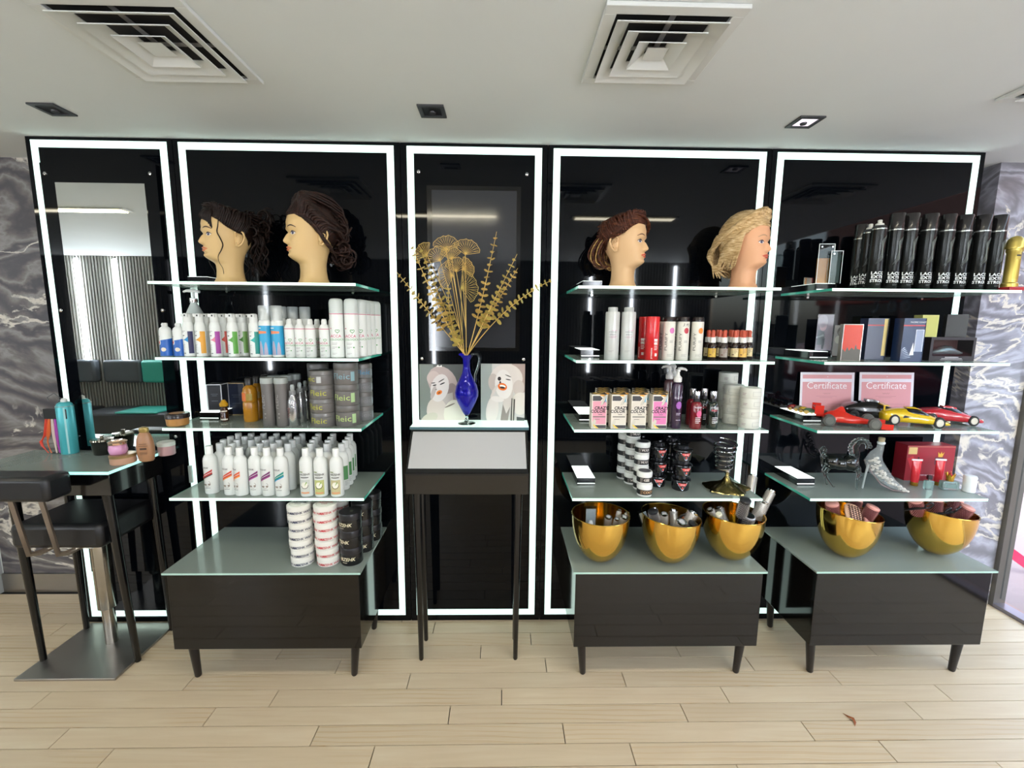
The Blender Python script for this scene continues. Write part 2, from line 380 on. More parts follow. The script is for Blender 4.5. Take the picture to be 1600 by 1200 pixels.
# ---------------------------------------------------------------- lit black panels
ZS1, ZS0, ST = 2.4344, .035, .033
PN = [(-2.2193, -1.548, -2.1957, -1.5741), (-1.548, -.4916, -1.5224, -.5221), (-.4916, .206, -.4612, .1785), (.206, 1.2825, .2332, 1.2562), (1.2825, 2.3265, 1.3088, 2.2998)]
PLAB = ['narrow black glass panel with the mirror, leftmost of the lit panels', 'wide black lit panel behind the two dark haired mannequin heads', 'narrow black lit panel with the screen behind the gold flowers', 'wide black lit panel behind the brown and blonde mannequin heads', 'wide black lit panel behind the black spray cans, rightmost']
for i, (a, b, s0, s1) in enumerate(PN):
    t = empty('lit_panel')
    yo = .0 if i != 2 else .002
    f = .0015
    obj('panel_body', MB().box(a+f, b-f, .004, .28, .003, 2.4485), mat('121116', .3), t)
    obj('glass_sheet', MB().box(a+f, b-f, -.0005, .0035, .003, 2.4485), M_BLACK, t)
    q = -.0016
    obj('light_strip', MB().box(s0, s1, q, -.0006, ZS1-ST, ZS1), M_STRIP, t)
    obj('light_strip', MB().box(s0, s1, q, -.0006, ZS0, ZS0+ST), M_STRIP, t)
    obj('light_strip', MB().box(s0, s0+ST, q, -.0006, ZS0+ST, ZS1-ST), M_STRIP, t)
    obj('light_strip', MB().box(s1-ST, s1, q, -.0006, ZS0+ST, ZS1-ST), M_STRIP, t)
    tag(t, PLAB[i], 'wall panel', 'black panels with white light strips')
def screw_mb(x, z, y=-.02): return MB().lathe([(.008, 0), (.008, .003), (.005, .005)], 12, xf=Matrix.Translation((x, y, z)) @ Matrix.Rotation(PI/2, 4, 'X'))
t = empty('wall_mirror')
obj('backing', MB().box(-2.155, -1.625, -.014, -.0017, .30, 2.33), M_BLACK, t)
obj('mirror_glass', MB().box(-2.092, -1.682, -.0165, -.0145, .98, 2.243), mat('d8dcda', .0, metal=1), t)
for x, z in ((-2.133, 2.281), (-1.652, 2.288), (-2.139, 1.654), (-1.655, 1.659), (-2.135, 1.03), (-1.65, 1.03)): obj('screw', screw_mb(x, z, -.0145), M_CHROME, t)
tag(t, 'tall mirror in a black glass frame with chrome screws above the side table', 'mirror')
t = empty('wall_screen')
obj('front_glass', MB().box(-.425, .13, -.014, -.0017, 1.41, 2.345), M_BLACK, t)
obj('display', MB().box(-.345, .06, -.0146, -.0141, 1.49, 2.235), mat('2a2c31', .12, coat=.2), t)
obj('bezel', MB().box(-.368, .08, -.0144, -.0140, 1.472, 2.255), mat('020203', .1), t)
for x, z in ((-.404, 2.315), (.107, 2.311), (-.405, 1.433), (.102, 1.433)): obj('screw', screw_mb(x, z, -.0145), M_CHROME, t)
tag(t, 'dark display screen behind black glass above the blue vase', 'screen')
# ---------------------------------------------------------------- shelves and lamp boxes
ZZ = [1.7649, 1.4535, 1.1511, .8386]; ZB = .5352
UN = [(-1.4522, -.6094, 'left'), (.311, 1.1649, 'middle'), (1.383, 2.1986, 'right')]
SN = ['top', 'second', 'third', 'lowest']
SD = .353
UD = {'left': 'behind the wide black panel of the dark haired heads', 'middle': '', 'right': ''}
def shelf(xl, xr, z, label, y1=-.003, depth=SD):
    t = empty('glass_shelf'); t.location = (xl, 0, z)
    obj('glass_plate', MB().box(.0015, xr-xl-.0015, -depth+.003, y1, -.011, 0), M_SHELF, t)
    e = obj('front_edge', MB().box(0, xr-xl, -depth, -depth+.0028, -.011, 0), M_EDGE, t); e['label'] = 'glowing pale green front edge'
    obj('side_edge', MB().box(0, .0014, -depth+.003, y1, -.011, 0), M_EDGE_SIDE, t)
    obj('side_edge', MB().box(xr-xl-.0014, xr-xl, -depth+.003, y1, -.011, 0), M_EDGE_SIDE, t)
    for x in (.12, xr-xl-.12): obj('bracket', MB().lathe([(.006, 0), (.006, .03)], 10, xf=Matrix.Translation((x, 0, -.018)) @ Matrix.Rotation(PI/2, 4, 'X')), M_CHROME, t)
    tag(t, label, 'shelf', 'glass wall shelves'); return t
def lampbox():
    t = empty('shelf_lamp')
    obj('housing', MB().box(0, .088, -.186, -.003, 0, .034), mat('0c0c10', .12), t)
    obj('diffuser', MB().box(.001, .087, -.185, -.004, .0341, .0355), M_LAMP, t)
    obj('light_bar', MB().box(.002, .086, -.1872, -.1861, .006, .0095), M_LAMP, t)
    return t
for xl, xr, un in UN:
    for i, z in enumerate(ZZ):
        shelf(xl, xr, z+.004, '%s frosted glass shelf with glowing edge in the %s display column' % (SN[i], un))
        put('lampbox', lampbox, (xl+.047, 0, z+.0043), 'slim black lamp box with white glowing top on the %s shelf of the %s column' % (SN[i], un), 'lamp', 'lamp boxes on the glass shelves')
S0, S1, S2, S3, SB = [z+.0043 for z in ZZ]+[ZB+.0043]
SB = ZB+.006
# ---------------------------------------------------------------- base cabinets
def darkwood():
    mt, t, b, N, ramp = nmat('dark_gloss_veneer')
    tc = N('TexCoord'); mp = N('Mapping'); mp.inputs['Scale'].default_value = (3, 3, 60); t.links.new(tc.outputs['Object'], mp.inputs[0])
    n = N('TexNoise'); n.inputs['Scale'].default_value = 2; n.inputs['Detail'].default_value = 4; t.links.new(mp.outputs[0], n.inputs['Vector'])
    r = ramp([(.3, '0b0908'), (.7, '120f0d')], n.outputs['Fac']); t.links.new(r.outputs[0], b.inputs['Base Color'])
    b.inputs['Roughness'].default_value = .07; b.inputs['Specular IOR Level'].default_value = .45; b.inputs['Coat Roughness'].default_value = .03; return mt
M_DW = darkwood()
def leg_mb(x, y, h, r0, r1, dx=0, dy=0): return MB().tube([(x+dx, y+dy, 0), (x+dx, y+dy, .006), (x, y, h)], [r1*.75, r1, r0], 14)
for xl, xr, un in UN:
    t = empty('display_cabinet'); zt = ZB
    obj('glass_top', MB().box(xl, xr, -.436, -.003, zt-.002, zt+.006), M_SHELF, t)
    e = obj('top_edge', MB().box(xl, xr, -.4375, -.4362, zt-.002, zt+.006), mat('9ab8ac', .2, em=.25), t)
    obj('cabinet_body', MB().box(xl+.012, xr-.012, -.425, -.006, .175, zt-.003), M_DW, t, bevel=.002)
    for sx in (0, 1):
        for yy in (-.372, -.06):
            x = xl+.055 if sx == 0 else xr-.055
            obj('leg', leg_mb(x, yy, .176, .021, .014, (.012 if sx == 0 else -.012), 0), mat('141012', .3), t)
    tag(t, 'low dark gloss cabinet on tapered legs with frosted glass top under the %s shelves' % un, 'cabinet', 'low display cabinets')
# ---------------------------------------------------------------- ceiling vents and downlights
def vent(cx, cyy, s, label):
    t = empty('ceiling_vent'); z0 = 2.4495; wm = mat('d5d6d2', .45)
    fr = MB(); a, b = s/2, s/2-.035
    for (x0, x1, y0, y1) in ((-a, a, -a, -b), (-a, a, b, a), (-a, -b, -b, b), (b, a, -b, b)): fr.box(cx+x0, cx+x1, cyy+y0, cyy+y1, z0-.012, z0)
    obj('frame', fr, wm, t, bevel=.002)
    obj('duct', MB().box(cx-b, cx+b, cyy-b, cyy+b, z0-.002, z0), mat('221f1e', .9), t)
    for i, (o_, zz) in enumerate(((b-.003, 0), (b*.72, .004), (b*.44, .008))):
        # louvre ring: sloping square cone
        i_ = o_-.042; v = MB(); zl, zh = z0-.026+zz*-.3, z0-.004
        V = [(cx+q*o_, cyy+p*o_, zl) for p, q in ((-1, -1), (-1, 1), (1, 1), (1, -1))]+[(cx+q*i_, cyy+p*i_, zh) for p, q in ((-1, -1), (-1, 1), (1, 1), (1, -1))]
        V += [(x, y, z+.003) for x, y, z in V]
        F = []
        for k in range(4):
            l = (k+1) % 4; F += [(k, l, l+4, k+4), (k+8, k+12, l+12, l+8), (k, k+8, l+8, l), (k+4, l+4, l+12, k+12)]
        v.add(V, F, False); obj('louvre', v, wm, t)
    p = MB(); q = b*.2
    p.add([(cx-q, cyy-q, z0-.02), (cx+q, cyy-q, z0-.02), (cx+q, cyy+q, z0-.02), (cx-q, cyy+q, z0-.02), (cx, cyy, z0-.004)], [(0, 1, 4), (1, 2, 4), (2, 3, 4), (3, 0, 4), (3, 2, 1, 0)], False)
    obj('centre_cone', p, wm, t); obj('spider', MB().box(cx-.008, cx+.008, cyy-b, cyy+b, z0-.006, z0-.003).box(cx-b, cx+b, cyy-.008, cyy+.008, z0-.006, z0-.003), mat('8b8885', .5), t)
    tag(t, label, 'vent', 'square ceiling air vents')
vent(-1.06, -.725, .42, 'square white air vent with louvres, above the dark haired mannequin heads')
vent(.458, -.755, .385, 'square white air vent with louvres, above the brown haired mannequin head')
vent(2.015, -.69, .40, 'square white air vent cut off by the right edge of the picture')
def downlight(cx, cyy, label, litup):
    t = empty('downlight'); a, b = .052, .036
    fr = MB()
    for (x0, x1, y0, y1) in ((-a, a, -a, -b), (-a, a, b, a), (-a, -b, -b, b), (b, a, -b, b)): fr.box(cx+x0, cx+x1, cyy+y0, cyy+y1, 2.4435, 2.4495)
    obj('frame', fr, mat('3d3d40', .4), t)
    r = obj('reflector', MB().box(cx-b, cx+b, cyy-b, cyy+b, 2.447, 2.4494), mat('f2e8f4', .4, em=.7) if litup else mat('141216', .4), t)
    obj('bulb', MB().lathe([(.014, 0), (.012, -.006)], 12, (cx, cyy+.01, 2.4475)), mat('2b2628', .3), t)
    tag(t, label, 'downlight', 'square recessed downlights')
downlight(-1.82, -.275, 'square dark recessed downlight above the mirror panel', False)
downlight(-.29, -.32, 'square dark recessed downlight above the gold flowers', False)
downlight(1.244, -.285, 'square downlight with a pale lit reflector, above the blonde mannequin head', True)
# light fixtures behind the frame
for i, (x, y) in enumerate(LAMPS):
    t = empty('ceiling_light'); wd = .05 if i < 3 else .19; ln = .42 if i < 3 else .6
    obj('housing', MB().box(x-ln, x+ln, y-wd, y+wd, 2.441, 2.4498), mat('dddddd', .5), t)
    for k in range(5): obj('light_cell', MB().box(x-ln+.02+k*(ln*2-.04)/5, x-ln+.02+(k+.94)*(ln*2-.04)/5, y-wd+.01, y+wd-.01, 2.436, 2.4409), mat('fff2c4' if i < 3 else 'fff8ec', .4, em=4), t)
    tag(t, 'long ceiling light of five yellowish cells, %s from the left' % ORD[i], 'ceiling light', 'ceiling lights behind the viewer')
# ---------------------------------------------------------------- side table, stool, console
ZT = .957
t = empty('side_table'); TX0, TX1, TY0, TY1 = -2.36, -1.712, -.345, -.012
obj('glass_top', MB().box(TX0, TX1, TY0+.003, TY1, ZT-.012, ZT), M_SHELF, t)
e = obj('lit_edge', MB().box(TX0, TX1, TY0, TY0+.0028, ZT-.012, ZT).box(TX1+.0002, TX1+.003, TY0, TY1, ZT-.012, ZT), mat('a8efe4', .2, em=.8), t); e['label'] = 'glowing turquoise edge'
obj('apron', MB().box(TX0+.03, TX1-.012, TY0+.02, TY1-.01, ZT-.115, ZT-.0125), mat('08080a', .12, coat=.4), t, bevel=.002)
for x, dx in ((TX0+.19, .0), (TX1-.045, .045)):
    for y, dy in ((TY0+.04, .06), (TY1-.05, 0)):
        obj('leg', leg_mb(x, y, ZT-.114, .021, .013, dx*.6, dy*.4), mat('0b0a0c', .15), t)
tag(t, 'tall black side table with turquoise edged glass top, at the left end', 'table')
for x, z in ((-1.665, .80), (-1.60, .83)):
    tag(obj('wall_hook', MB().box(x-.008, x+.008, -.012, -.0165+.0145, z-.045, z+.045), mat('a9b5b2', .3), None, bevel=.001), 'small grey metal strip on the mirror panel beside the side table, %s' % ('left one' if x < -1.63 else 'right one'), 'bracket')
t = empty('bar_stool'); cx, cyy = -1.955, -.16
obj('base_plate', MB().box(-2.185, -1.738, -.398, .0-.02, .0, .012), M_STEEL, t, bevel=.002)
obj('column', MB().lathe([(.026, .0125), (.026, .2), (.036, .201), (.038, .205), (.038, .58)], 28, (cx, cyy, 0)), brushed('column_steel', 'b5b1aa', .2), t)
obj('seat', MB().box(-2.17, -1.775, -.345, .0-.03, .60, .715), mat('0e0e11', .42), t, bevel=.022)
obj('seat_plate', MB().box(-2.07, -1.86, -.30, -.06, .582, .602), M_CHROME, t)
obj('backrest', MB().box(-2.19, -1.845, -.475, -.36, .868, .975), mat('15161a', .38), t, bevel=.02)
for x in (-2.055, -1.93):
    obj('back_bar', MB().tube([(x, -.42, .875), (x+.003, -.4, .72), (x+.006, -.385, .60), (x+.006, -.34, .585), (x+.006, -.25, .583)], .013, 4, flat=.4), mat('a39484', .3, metal=.7), t)
tag(t, 'black upholstered bar stool on a brushed steel column and square plate', 'stool')
# console with tilted board
t = empty('lectern_console'); A, B_ = -.437, .118
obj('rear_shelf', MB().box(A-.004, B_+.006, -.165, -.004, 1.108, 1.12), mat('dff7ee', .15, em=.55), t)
obj('shelf_edge', MB().box(A-.004, B_+.006, -.168, -.1655, 1.108, 1.12), mat('4c6a72', .2), t)
W = MB(); fy, by = -.30, -.16
W.prism([], 0, 0) if False else None
sec = [(by, 1.107), (fy+.012, .942), (fy, .935), (fy, .84), (by, .84)]
V = [(A, y, z) for y, z in sec]+[(B_, y, z) for y, z in sec]; n = len(sec)
W.add(V, [tuple(range(n)), tuple(reversed(range(n, 2*n)))]+[(i, i+n, (i+1) % n+n, (i+1) % n) for i in range(n)], False)
obj('box_body', W, mat('09090b', .1, coat=.4), t, bevel=.0015)
nrm = Vector((0, -(1.107-.942), -(by-(fy+.012)))); nrm = Vector((0, -(.165), .128)).normalized()
def slope(u, off):
    y = by+(fy+.012-by)*u; z = 1.107+(.942-1.107)*u; return (y+nrm.y*off, z+nrm.z*off)
b = MB(); c0, c1 = slope(.06, .0), slope(.93, .0); c2, c3 = slope(.93, .003), slope(.06, .003)
V = [(A+.012, *c0), (A+.008, *c1), (A+.008, *c2), (A+.012, *c3), (B_-.012, *c0), (B_-.008, *c1), (B_-.008, *c2), (B_-.012, *c3)]
b.add(V, [(0, 1, 2, 3), (7, 6, 5, 4), (0, 4, 5, 1), (1, 5, 6, 2), (2, 6, 7, 3), (3, 7, 4, 0)], False)
e = obj('board', b, mat('adadad', .4), t, bevel=.0008); e['label'] = 'blank pale grey sloping board'
obj('board_ledge', MB().box(A, B_, fy-.008, fy+.006, .932, .94), mat('16161a', .15), t)
for x, dx in ((A+.045, .006), (B_-.045, -.006)):
    for y, dy in ((fy+.03, -.012), (by-.01, .02)):
        obj('leg', leg_mb(x, y, .841, .02, .011, dx, dy), mat('0d0b0d', .18), t)
tag(t, 'black lectern stand on thin legs with a blank sloping grey board', 'lectern')
# ---------------------------------------------------------------- prints behind the vase
def printed(name, x0, x1, z0, z1, label, shapes, back, y=-.012, th=.004, cat='print'):
    t = empty(name)
    obj('board', MB().box(x0, x1, y, y+th, z0, z1), mat(back, .3), t)
    w_, h_ = x1-x0, z1-z0
    for i, (nm, col, poly) in enumerate(shapes):
        pts = [(x0+u*w_, z0+v*h_) for u, v in poly]
        obj(nm, MB().prism(pts, y-.0003*(i+1)-.0001, y-.0003*i-.00005), mat(col, .3), t)
    tag(t, label, cat, None); return t
def ell(cx, cz, rx, rz, rot=0, n=20, a0=0, a1=2*PI):
    o = []
    for i in range(n):
        a = a0+(a1-a0)*i/n if a1-a0 > 6 else a0+(a1-a0)*i/(n-1)
        x, z = rx*math.cos(a), rz*math.sin(a); o.append((cx+x*math.cos(rot)-z*math.sin(rot), cz+x*math.sin(rot)+z*math.cos(rot)))
    return o
def clampp(p): return [(min(max(u, .0), 1), min(max(v, .0), 1)) for u, v in p]
fz = 1.1203
printed('portrait_print', -.42, -.19, fz, 1.405, 'greyscale print of a blonde woman looking over her shoulder, left of the blue jug', [
    ('backdrop', '4a4f4c', [(.42, .5), (1, .5), (1, 1), (.42, 1)]),
    ('backdrop', '79827c', [(0, .02), (.3, .02), (.38, .5), (.3, 1), (0, 1)]),
    ('hair', 'b5a39e', ell(.5, .68, .34, .27, -.5)), ('hair', '8f7f7c', ell(.72, .50, .12, .17, .2)), ('hair', 'c6b5af', ell(.3, .76, .14, .12, .3)),
    ('neck', 'b9b0aa', [(.5, .45), (.72, .5), (.74, .3), (.6, .2), (.45, .35)]),
    ('shoulder', 'cfc4ba', clampp(ell(.38, .14, .23, .27, .3))), ('shoulder', 'dcd8c8', clampp(ell(.76, .1, .24, .27, 0))),
    ('fur', 'c4bfae', clampp(ell(.2, .02, .2, .1, .4))),
    ('face', 'd8d2cf', ell(.44, .58, .19, .26, -.45)), ('cheek_shade', 'b4aaa6', ell(.30, .5, .045, .13, -.4)),
    ('eye', '2a2626', ell(.50, .66, .06, .012, .35)), ('eye', '2a2626', ell(.33, .63, .045, .012, .2)),
    ('eyebrow', '4a4442', ell(.48, .715, .075, .010, .45)), ('eyebrow', '4a4442', ell(.30, .67, .05, .009, .1)),
    ('nose', '8d8480', ell(.36, .555, .022, .012, 0)), ('lips', 'e07818', ell(.43, .50, .065, .038, .35)), ('mouth', '6a2d14', ell(.43, .495, .03, .012, .35)),
    ('necklace', '83796e', ell(.66, .27, .12, .014, .35)), ('crown', 'ecebe6', [(.36, .955), (.5, .955), (.49, .99), (.44, .965), (.41, .995), (.38, .965)])], '5d625f')
printed('portrait_print', -.112, .11, fz, 1.41, 'greyscale print of a laughing blonde woman, right of the blue jug', [
    ('backdrop', '9aa39f', [(0, 0), (.25, 0), (.25, 1), (0, 1)]), ('backdrop', 'a8948c', [(.8, .5), (1, .5), (1, 1), (.7, 1)]),
    ('hair', 'd6cdc6', clampp(ell(.58, .74, .37, .26, 0))), ('hair', 'c5b9b1', clampp(ell(.86, .58, .13, .14, 0))), ('hair', 'bdb2aa', ell(.28, .68, .11, .15, 0)),
    ('shoulder', 'd9d2c8', clampp(ell(.9, .3, .2, .2, -.4))), ('chest', '8a827b', [(.45, 0), (.62, 0), (.7, .4), (.52, .38)]),
    ('neck', 'c8bfb8', [(.5, .5), (.74, .55), (.72, .32), (.58, .12), (.5, .3)]),
    ('face', 'dfdad5', ell(.52, .64, .2, .26, .15)), ('hand', 'd5cec7', clampp(ell(.26, .18, .14, .26, -.2))), ('hand', 'dcd6d0', ell(.38, .38, .15, .05, -.1)), ('finger', 'd0c8c1', ell(.30, .52, .03, .14, -.6)),
    ('eye_shadow', '2c2526', ell(.42, .74, .04, .035, 0)), ('eye', '35302f', ell(.62, .725, .06, .009, -.15)), ('eyebrow', '5f5854', ell(.62, .79, .075, .009, -.3)),
    ('nose', '3d2422', ell(.44, .67, .022, .03, 0)), ('lips', 'd9691a', ell(.49, .6, .105, .065, -.15)), ('teeth', 'f2eee6', ell(.495, .61, .07, .022, -.15)), ('mouth', '241312', ell(.49, .585, .06, .018, -.1)),
    ('jewels', '3e3c38', [(.70, .4), (.78, .38), (.76, 0), (.68, 0)]), ('jewels', 'b9b5aa', [(.72, .4), (.75, .4), (.735, 0), (.71, 0)]), ('cloth', '3e4441', [(.82, 0), (1, 0), (1, .05), (.82, .07)])], 'c7c5c0')
# ---------------------------------------------------------------- vase with gold leaves
t = empty('glass_jug'); vx, vy, vz = -.178, -.085, 1.1204
obj('foot', MB().lathe([(.0, 0), (.043, .0), (.043, .003), (.015, .008), (.007, .018), (.009, .03), (.006, .036), (.012, .045)], 28), M_CRYSTAL, t)
obj('body', MB().lathe([(.012, .045), (.022, .06), (.042, .1), (.056, .135), (.058, .155), (.05, .19), (.033, .225), (.021, .25), (.0165, .28), (.0175, .315), (.024, .337), (.0225, .337), (.0158, .315), (.0148, .28), (.019, .25), (.031, .225), (.048, .19), (.056, .155), (.054, .135), (.04, .1), (.02, .063), (0.001, .055)], 32), mat('2018d8', .03, trans=.75, ior=1.45), t)
obj('spout', MB().tube([(-.015, 0, .332), (-.028, -.003, .342), (-.036, -.004, .338)], [.012, .007, .004], 8), mat('2018d8', .03, trans=.5), t)
obj('handle', MB().tube([(.014, 0, .318), (.03, 0, .342), (.052, 0, .343), (.064, 0, .318), (.056, 0, .28), (.042, 0, .24), (.044, 0, .205)], .0055, 10), M_CRYSTAL, t)
t.location = (vx, vy, vz); tag(t, 'cobalt blue glass jug on a clear foot with a twisted clear handle', 'vase')
M_GL = mat('dab868', .4, metal=.2); M_GL2 = mat('c4ae5c', .42, metal=.2)
vt = Vector((vx, vy, vz+.30)); vb = Vector((vx, vy, vz+.08))
def bez(p0, p1, p2, n=12): return [(1-u)**2*p0+2*u*(1-u)*p1+u*u*p2 for u in [i/n for i in range(n+1)]]
def ginkgo(mb, c, ang, R, spread=1.15, ty=0, n=11):
    # fan leaf: rim loop plus radiating veins, c is the leaf base, ang its direction in the XZ plane
    xf = Matrix.Translation(c) @ Matrix.Rotation(ty, 4, 'Z') @ Matrix.Rotation(-ang, 4, 'Y')
    rim = []
    for i in range(25):
        a = -spread+2*spread*i/24; r = R*(1-.10*abs(math.cos(a*8))*.4-.06*math.exp(-(a/.12)**2)); rim.append((r*math.cos(a), .006*math.sin(a*5), r*math.sin(a)))
    mb.tube([(0, 0, 0)]+rim, .0012, 5, closed=True, xf=xf)
    for i in range(n):
        a = -spread*.93+2*spread*.93*i/(n-1)
        mb.tube([(0.002, 0, 0), (R*.5*math.cos(a*.85), .003, R*.5*math.sin(a*.85)), (R*.97*math.cos(a),   .006*math.sin(a*5), R*.97*math.sin(a))], .0008, 4, xf=xf)
        if i < n-1:
            a2 = -spread*.93+2*spread*.93*(i+.5)/(n-1); am = a2
            mb.tube([(R*.55*math.cos(a*.88), .003, R*.55*math.sin(a*.88)), (R*.96*math.cos(a2), .006*math.sin(a2*5), R*.96*math.sin(a2))], .0006, 4, xf=xf)
GK = [(((697, 392), 90, .057), ((668, 400), 140, .05), ((688, 408), 120, .055)), (((727, 398), 75, .058), ((722, 402), 20, .0), ((722, 421), 25, .046), ((714, 448), 185, .0), ((713, 425), 95, .055)), (((708, 430), 175, .06), ((712, 438), 10, .0), ((720, 450), 15, .066), ((706, 406), 100, .05))]
gl = ['golden openwork ginkgo branch reaching highest above the blue jug', 'golden openwork ginkgo branch with leaves to the right, above the blue jug', 'golden openwork ginkgo branch with the lowest fan leaves above the blue jug']
for gi, leaves in enumerate(GK):
    t = empty('ginkgo_branch'); y = -.10-.012*gi
    tip = at(*leaves[0][0], y)
    main = bez(vb+Vector((0, 0, .01*gi)), Vector((vx-.002+.002*gi, vy, vz+.36)), tip, 14)
    obj('stem', MB().tube(main, .0018, 6), M_GL, t)
    for li, (p, ang, R) in enumerate(leaves):
        if not R: continue
        c = at(*p, y-.006*li); mb = MB()
        ginkgo(mb, c, math.radians(ang), R*1.25, 1.2 if R > .05 else 1.05, .25*(li-1))
        if li:
            k = main[8]; mb.tube([k, (k+c)/2+Vector((0, 0, .005)), c], .0014, 5)
        obj('leaf', mb, M_GL if not (gi == 2 and li == 2) else M_GL2, t)
    tag(t, gl[gi], 'artificial branch', 'gold branches in the blue jug')
EU = [((640, 376), (690, 500), 0), ((655, 384), (692, 480), 1), ((619, 424), (680, 500), 2), ((700, 445), (700, 520), 0), ((776, 362), (752, 480), 3), ((808, 397), (757, 500), 4), ((809, 419), (765, 490), 4), ((866, 436), (790, 470), 5)]
el = ['leftmost tall', 'second tall left', 'low spreading left', 'short inner left', 'tall upright right', 'second right', 'third right', 'low spreading right']
for ei, (tp, mp_, _) in enumerate(EU):
    t = empty('eucalyptus_sprig'); y = -.10+.03*((ei*37 % 5)-2)/2
    tip = at(*tp, y-.02); mid = at(*mp_, y)
    st_ = vb+Vector(((-.006 if ei < 4 else .006), 0, 0)); path = [st_, Vector((vx+(-.004 if ei < 4 else .004), vy, vz+.335))]
    path += bez(path[-1], Vector(mid), Vector(tip), 22)[1:]
    obj('stem', MB().tube(path, [.0022]*(len(path)-10)+[.0022-.00014*i for i in range(10)], 6), M_GL, t)
    lf = MB(); k0 = 9 if ei != 3 else 6
    fine = []
    for i in range(k0, len(path)-1):
        for s_ in (0,): fine.append((path[i].lerp(path[i+1], s_), (path[i+1]-path[i]).normalized(), (i-k0+s_)/(len(path)-k0)))
    for j, (p, d, u) in enumerate(fine):
        r = .0150*(1-.60*u)+.001; side = d.cross(Vector((0, 1, 0))).normalized(); dep = Vector((0, 1, 0))
        for sgn in (-1, 1):
            ax = (side if j % 2 == 0 else (side*.35+dep*.9)).normalized()*sgn
            c = p+ax*r*.95+d*r*.25; nn = (d*.8+ax*random.uniform(-.5, .1)+Vector((random.uniform(-.3, .3), -.45, random.uniform(-.2, .2)))).normalized()
            a1 = nn.cross(ax).normalized(); a2 = nn.cross(a1)
            V = [c+nn*.0012]+[c+(a1*math.cos(q)*r*.9+a2*math.sin(q)*r) for q in [2*PI*i/9 for i in range(9)]]
            V += [v-nn*.001 for v in V]
            F = [(0, 1+i, 1+(i+1) % 9) for i in range(9)]+[(10, 11+(i+1) % 9, 11+i) for i in range(9)]
            lf.add(V, F, True)
    obj('leaves', lf, M_GL2 if ei % 2 else M_GL, t, kind='stuff')
    tag(t, 'golden eucalyptus sprig with round leaves, %s one in the blue jug' % el[ei], 'artificial branch', 'gold branches in the blue jug')
# ---------------------------------------------------------------- mannequin heads
def head_funcs():
    zs = [0, .004, .03, .06, .085, .094, .099, .104, .112, .122, .135, .15, .165, .185, .205, .225, .25, .275, .295, .31, .320, .3235]
    F = [.064, .062, .049, .046, .048, .056, .066, .073, .080, .0835, .083, .083, .083, .082, .081, .085, .086, .080, .067, .048, .024, .002]
    B = [.072, .070, .059, .055, .055, .056, .057, .058, .060, .062, .066, .074, .084, .095, .102, .105, .104, .095, .079, .058, .03, .002]
    W = [.066, .064, .053, .051, .050, .050, .050, .050, .051, .053, .056, .060, .064, .069, .0725, .0745, .075, .070, .060, .045, .024, .002]
    f = lambda A, z: float(np.interp(z, zs, A))
    # smooth by averaging neighbours
    g = lambda A, z: (f(A, z-.004)+2*f(A, z)+f(A, z+.004))/4
    return (lambda z: g(F, z)), (lambda z: g(B, z)), (lambda z: g(W, z))
hF, hB, hW = head_funcs()
def hx(y, z, front=True):
    w_ = hW(z); s_ = min(1, abs(y)/w_); c_ = math.sqrt(max(0, 1-s_*s_))
    if not front: return -hB(z)*c_
    nar = 1.0 if z > .15 else 1-.0*(.15-z)
    x = hF(z)*(c_**.8)*(1+.07*min(1, max(0, (z-.094)/.022)))
    G = lambda u, s: math.exp(-(u/s)**2)
    # nose
    if .158 < z < .212:
        h = np.interp(z, [.158, .164, .170, .176, .19, .212], [0, .0145, .0195, .018, .011, 0]); x += h*G(y, np.interp(z, [.158, .172, .212], [.0125, .0105, .0065]))
    x += .003*G(abs(y)-.013, .006)*G(z-.168, .005)                      # nostril wings
    x -= .0085*G(abs(y)-.031, .016)*G(z-.201, .011)                     # eye sockets
    x += .0045*G(abs(y)-.031, .0135)*G(z-.2005, .0085)                  # lids
    x += .004*G(abs(y)-.03, .022)*G(z-.222, .007)                       # brow ridge
    x += .003*G(abs(y)-.04, .018)*G(z-.172, .016)                       # cheek
    x -= .004*G(z-.205, .006)*G(y, .01)                                 # bridge
    lw = G(y, .019)
    x += lw*(.0075*G(z-.1475, .0042)+.0065*G(z-.1375, .0042)-.004*G(z-.128, .0045)-.002*G(z-.1425, .0014))
    x += .004*G(y, .018)*G(z-.114, .009)                                # chin
    return x
def head_mb():
    b = MB(); n = 112; zs = [i*.003 for i in range(0, 108)]; zs = [z for z in zs if z < .3235]+[.3232]
    V = []; F = []
    for z in zs:
        for i in range(n):
            u = -1+2*i/n; th = PI*(.5*u+.5*u**3)
            w_ = hW(z); y = w_*math.sin(th); front = math.cos(th) >= 0
            V.append((hx(y, z, front), y, z))
    for j in range(len(zs)-1):
        for i in range(n):
            a, c = j*n+i, j*n+(i+1) % n; F.append((a, c, c+n, a+n))
    F.append(tuple(reversed(range(n)))); F.append(tuple(range((len(zs)-1)*n, len(zs)*n)))
    return b.add(V, F)
def patch(yc0, yc1, zlo, zhi, eps, n=10, m_=4):
    V = []; F = []
    for i in range(n+1):
        t_ = i/n; y = yc0+(yc1-yc0)*t_; a, b = zlo(t_), zhi(t_)
        for j in range(m_+1):
            z = a+(b-a)*j/m_; x = hx(y, z); V.append((x+eps*.9, y*(1+.0), z))
    for i in range(n):
        for j in range(m_): a = i*(m_+1)+j; F.append((a, a+m_+1, a+m_+2, a+1))
    return MB().add(V, F)
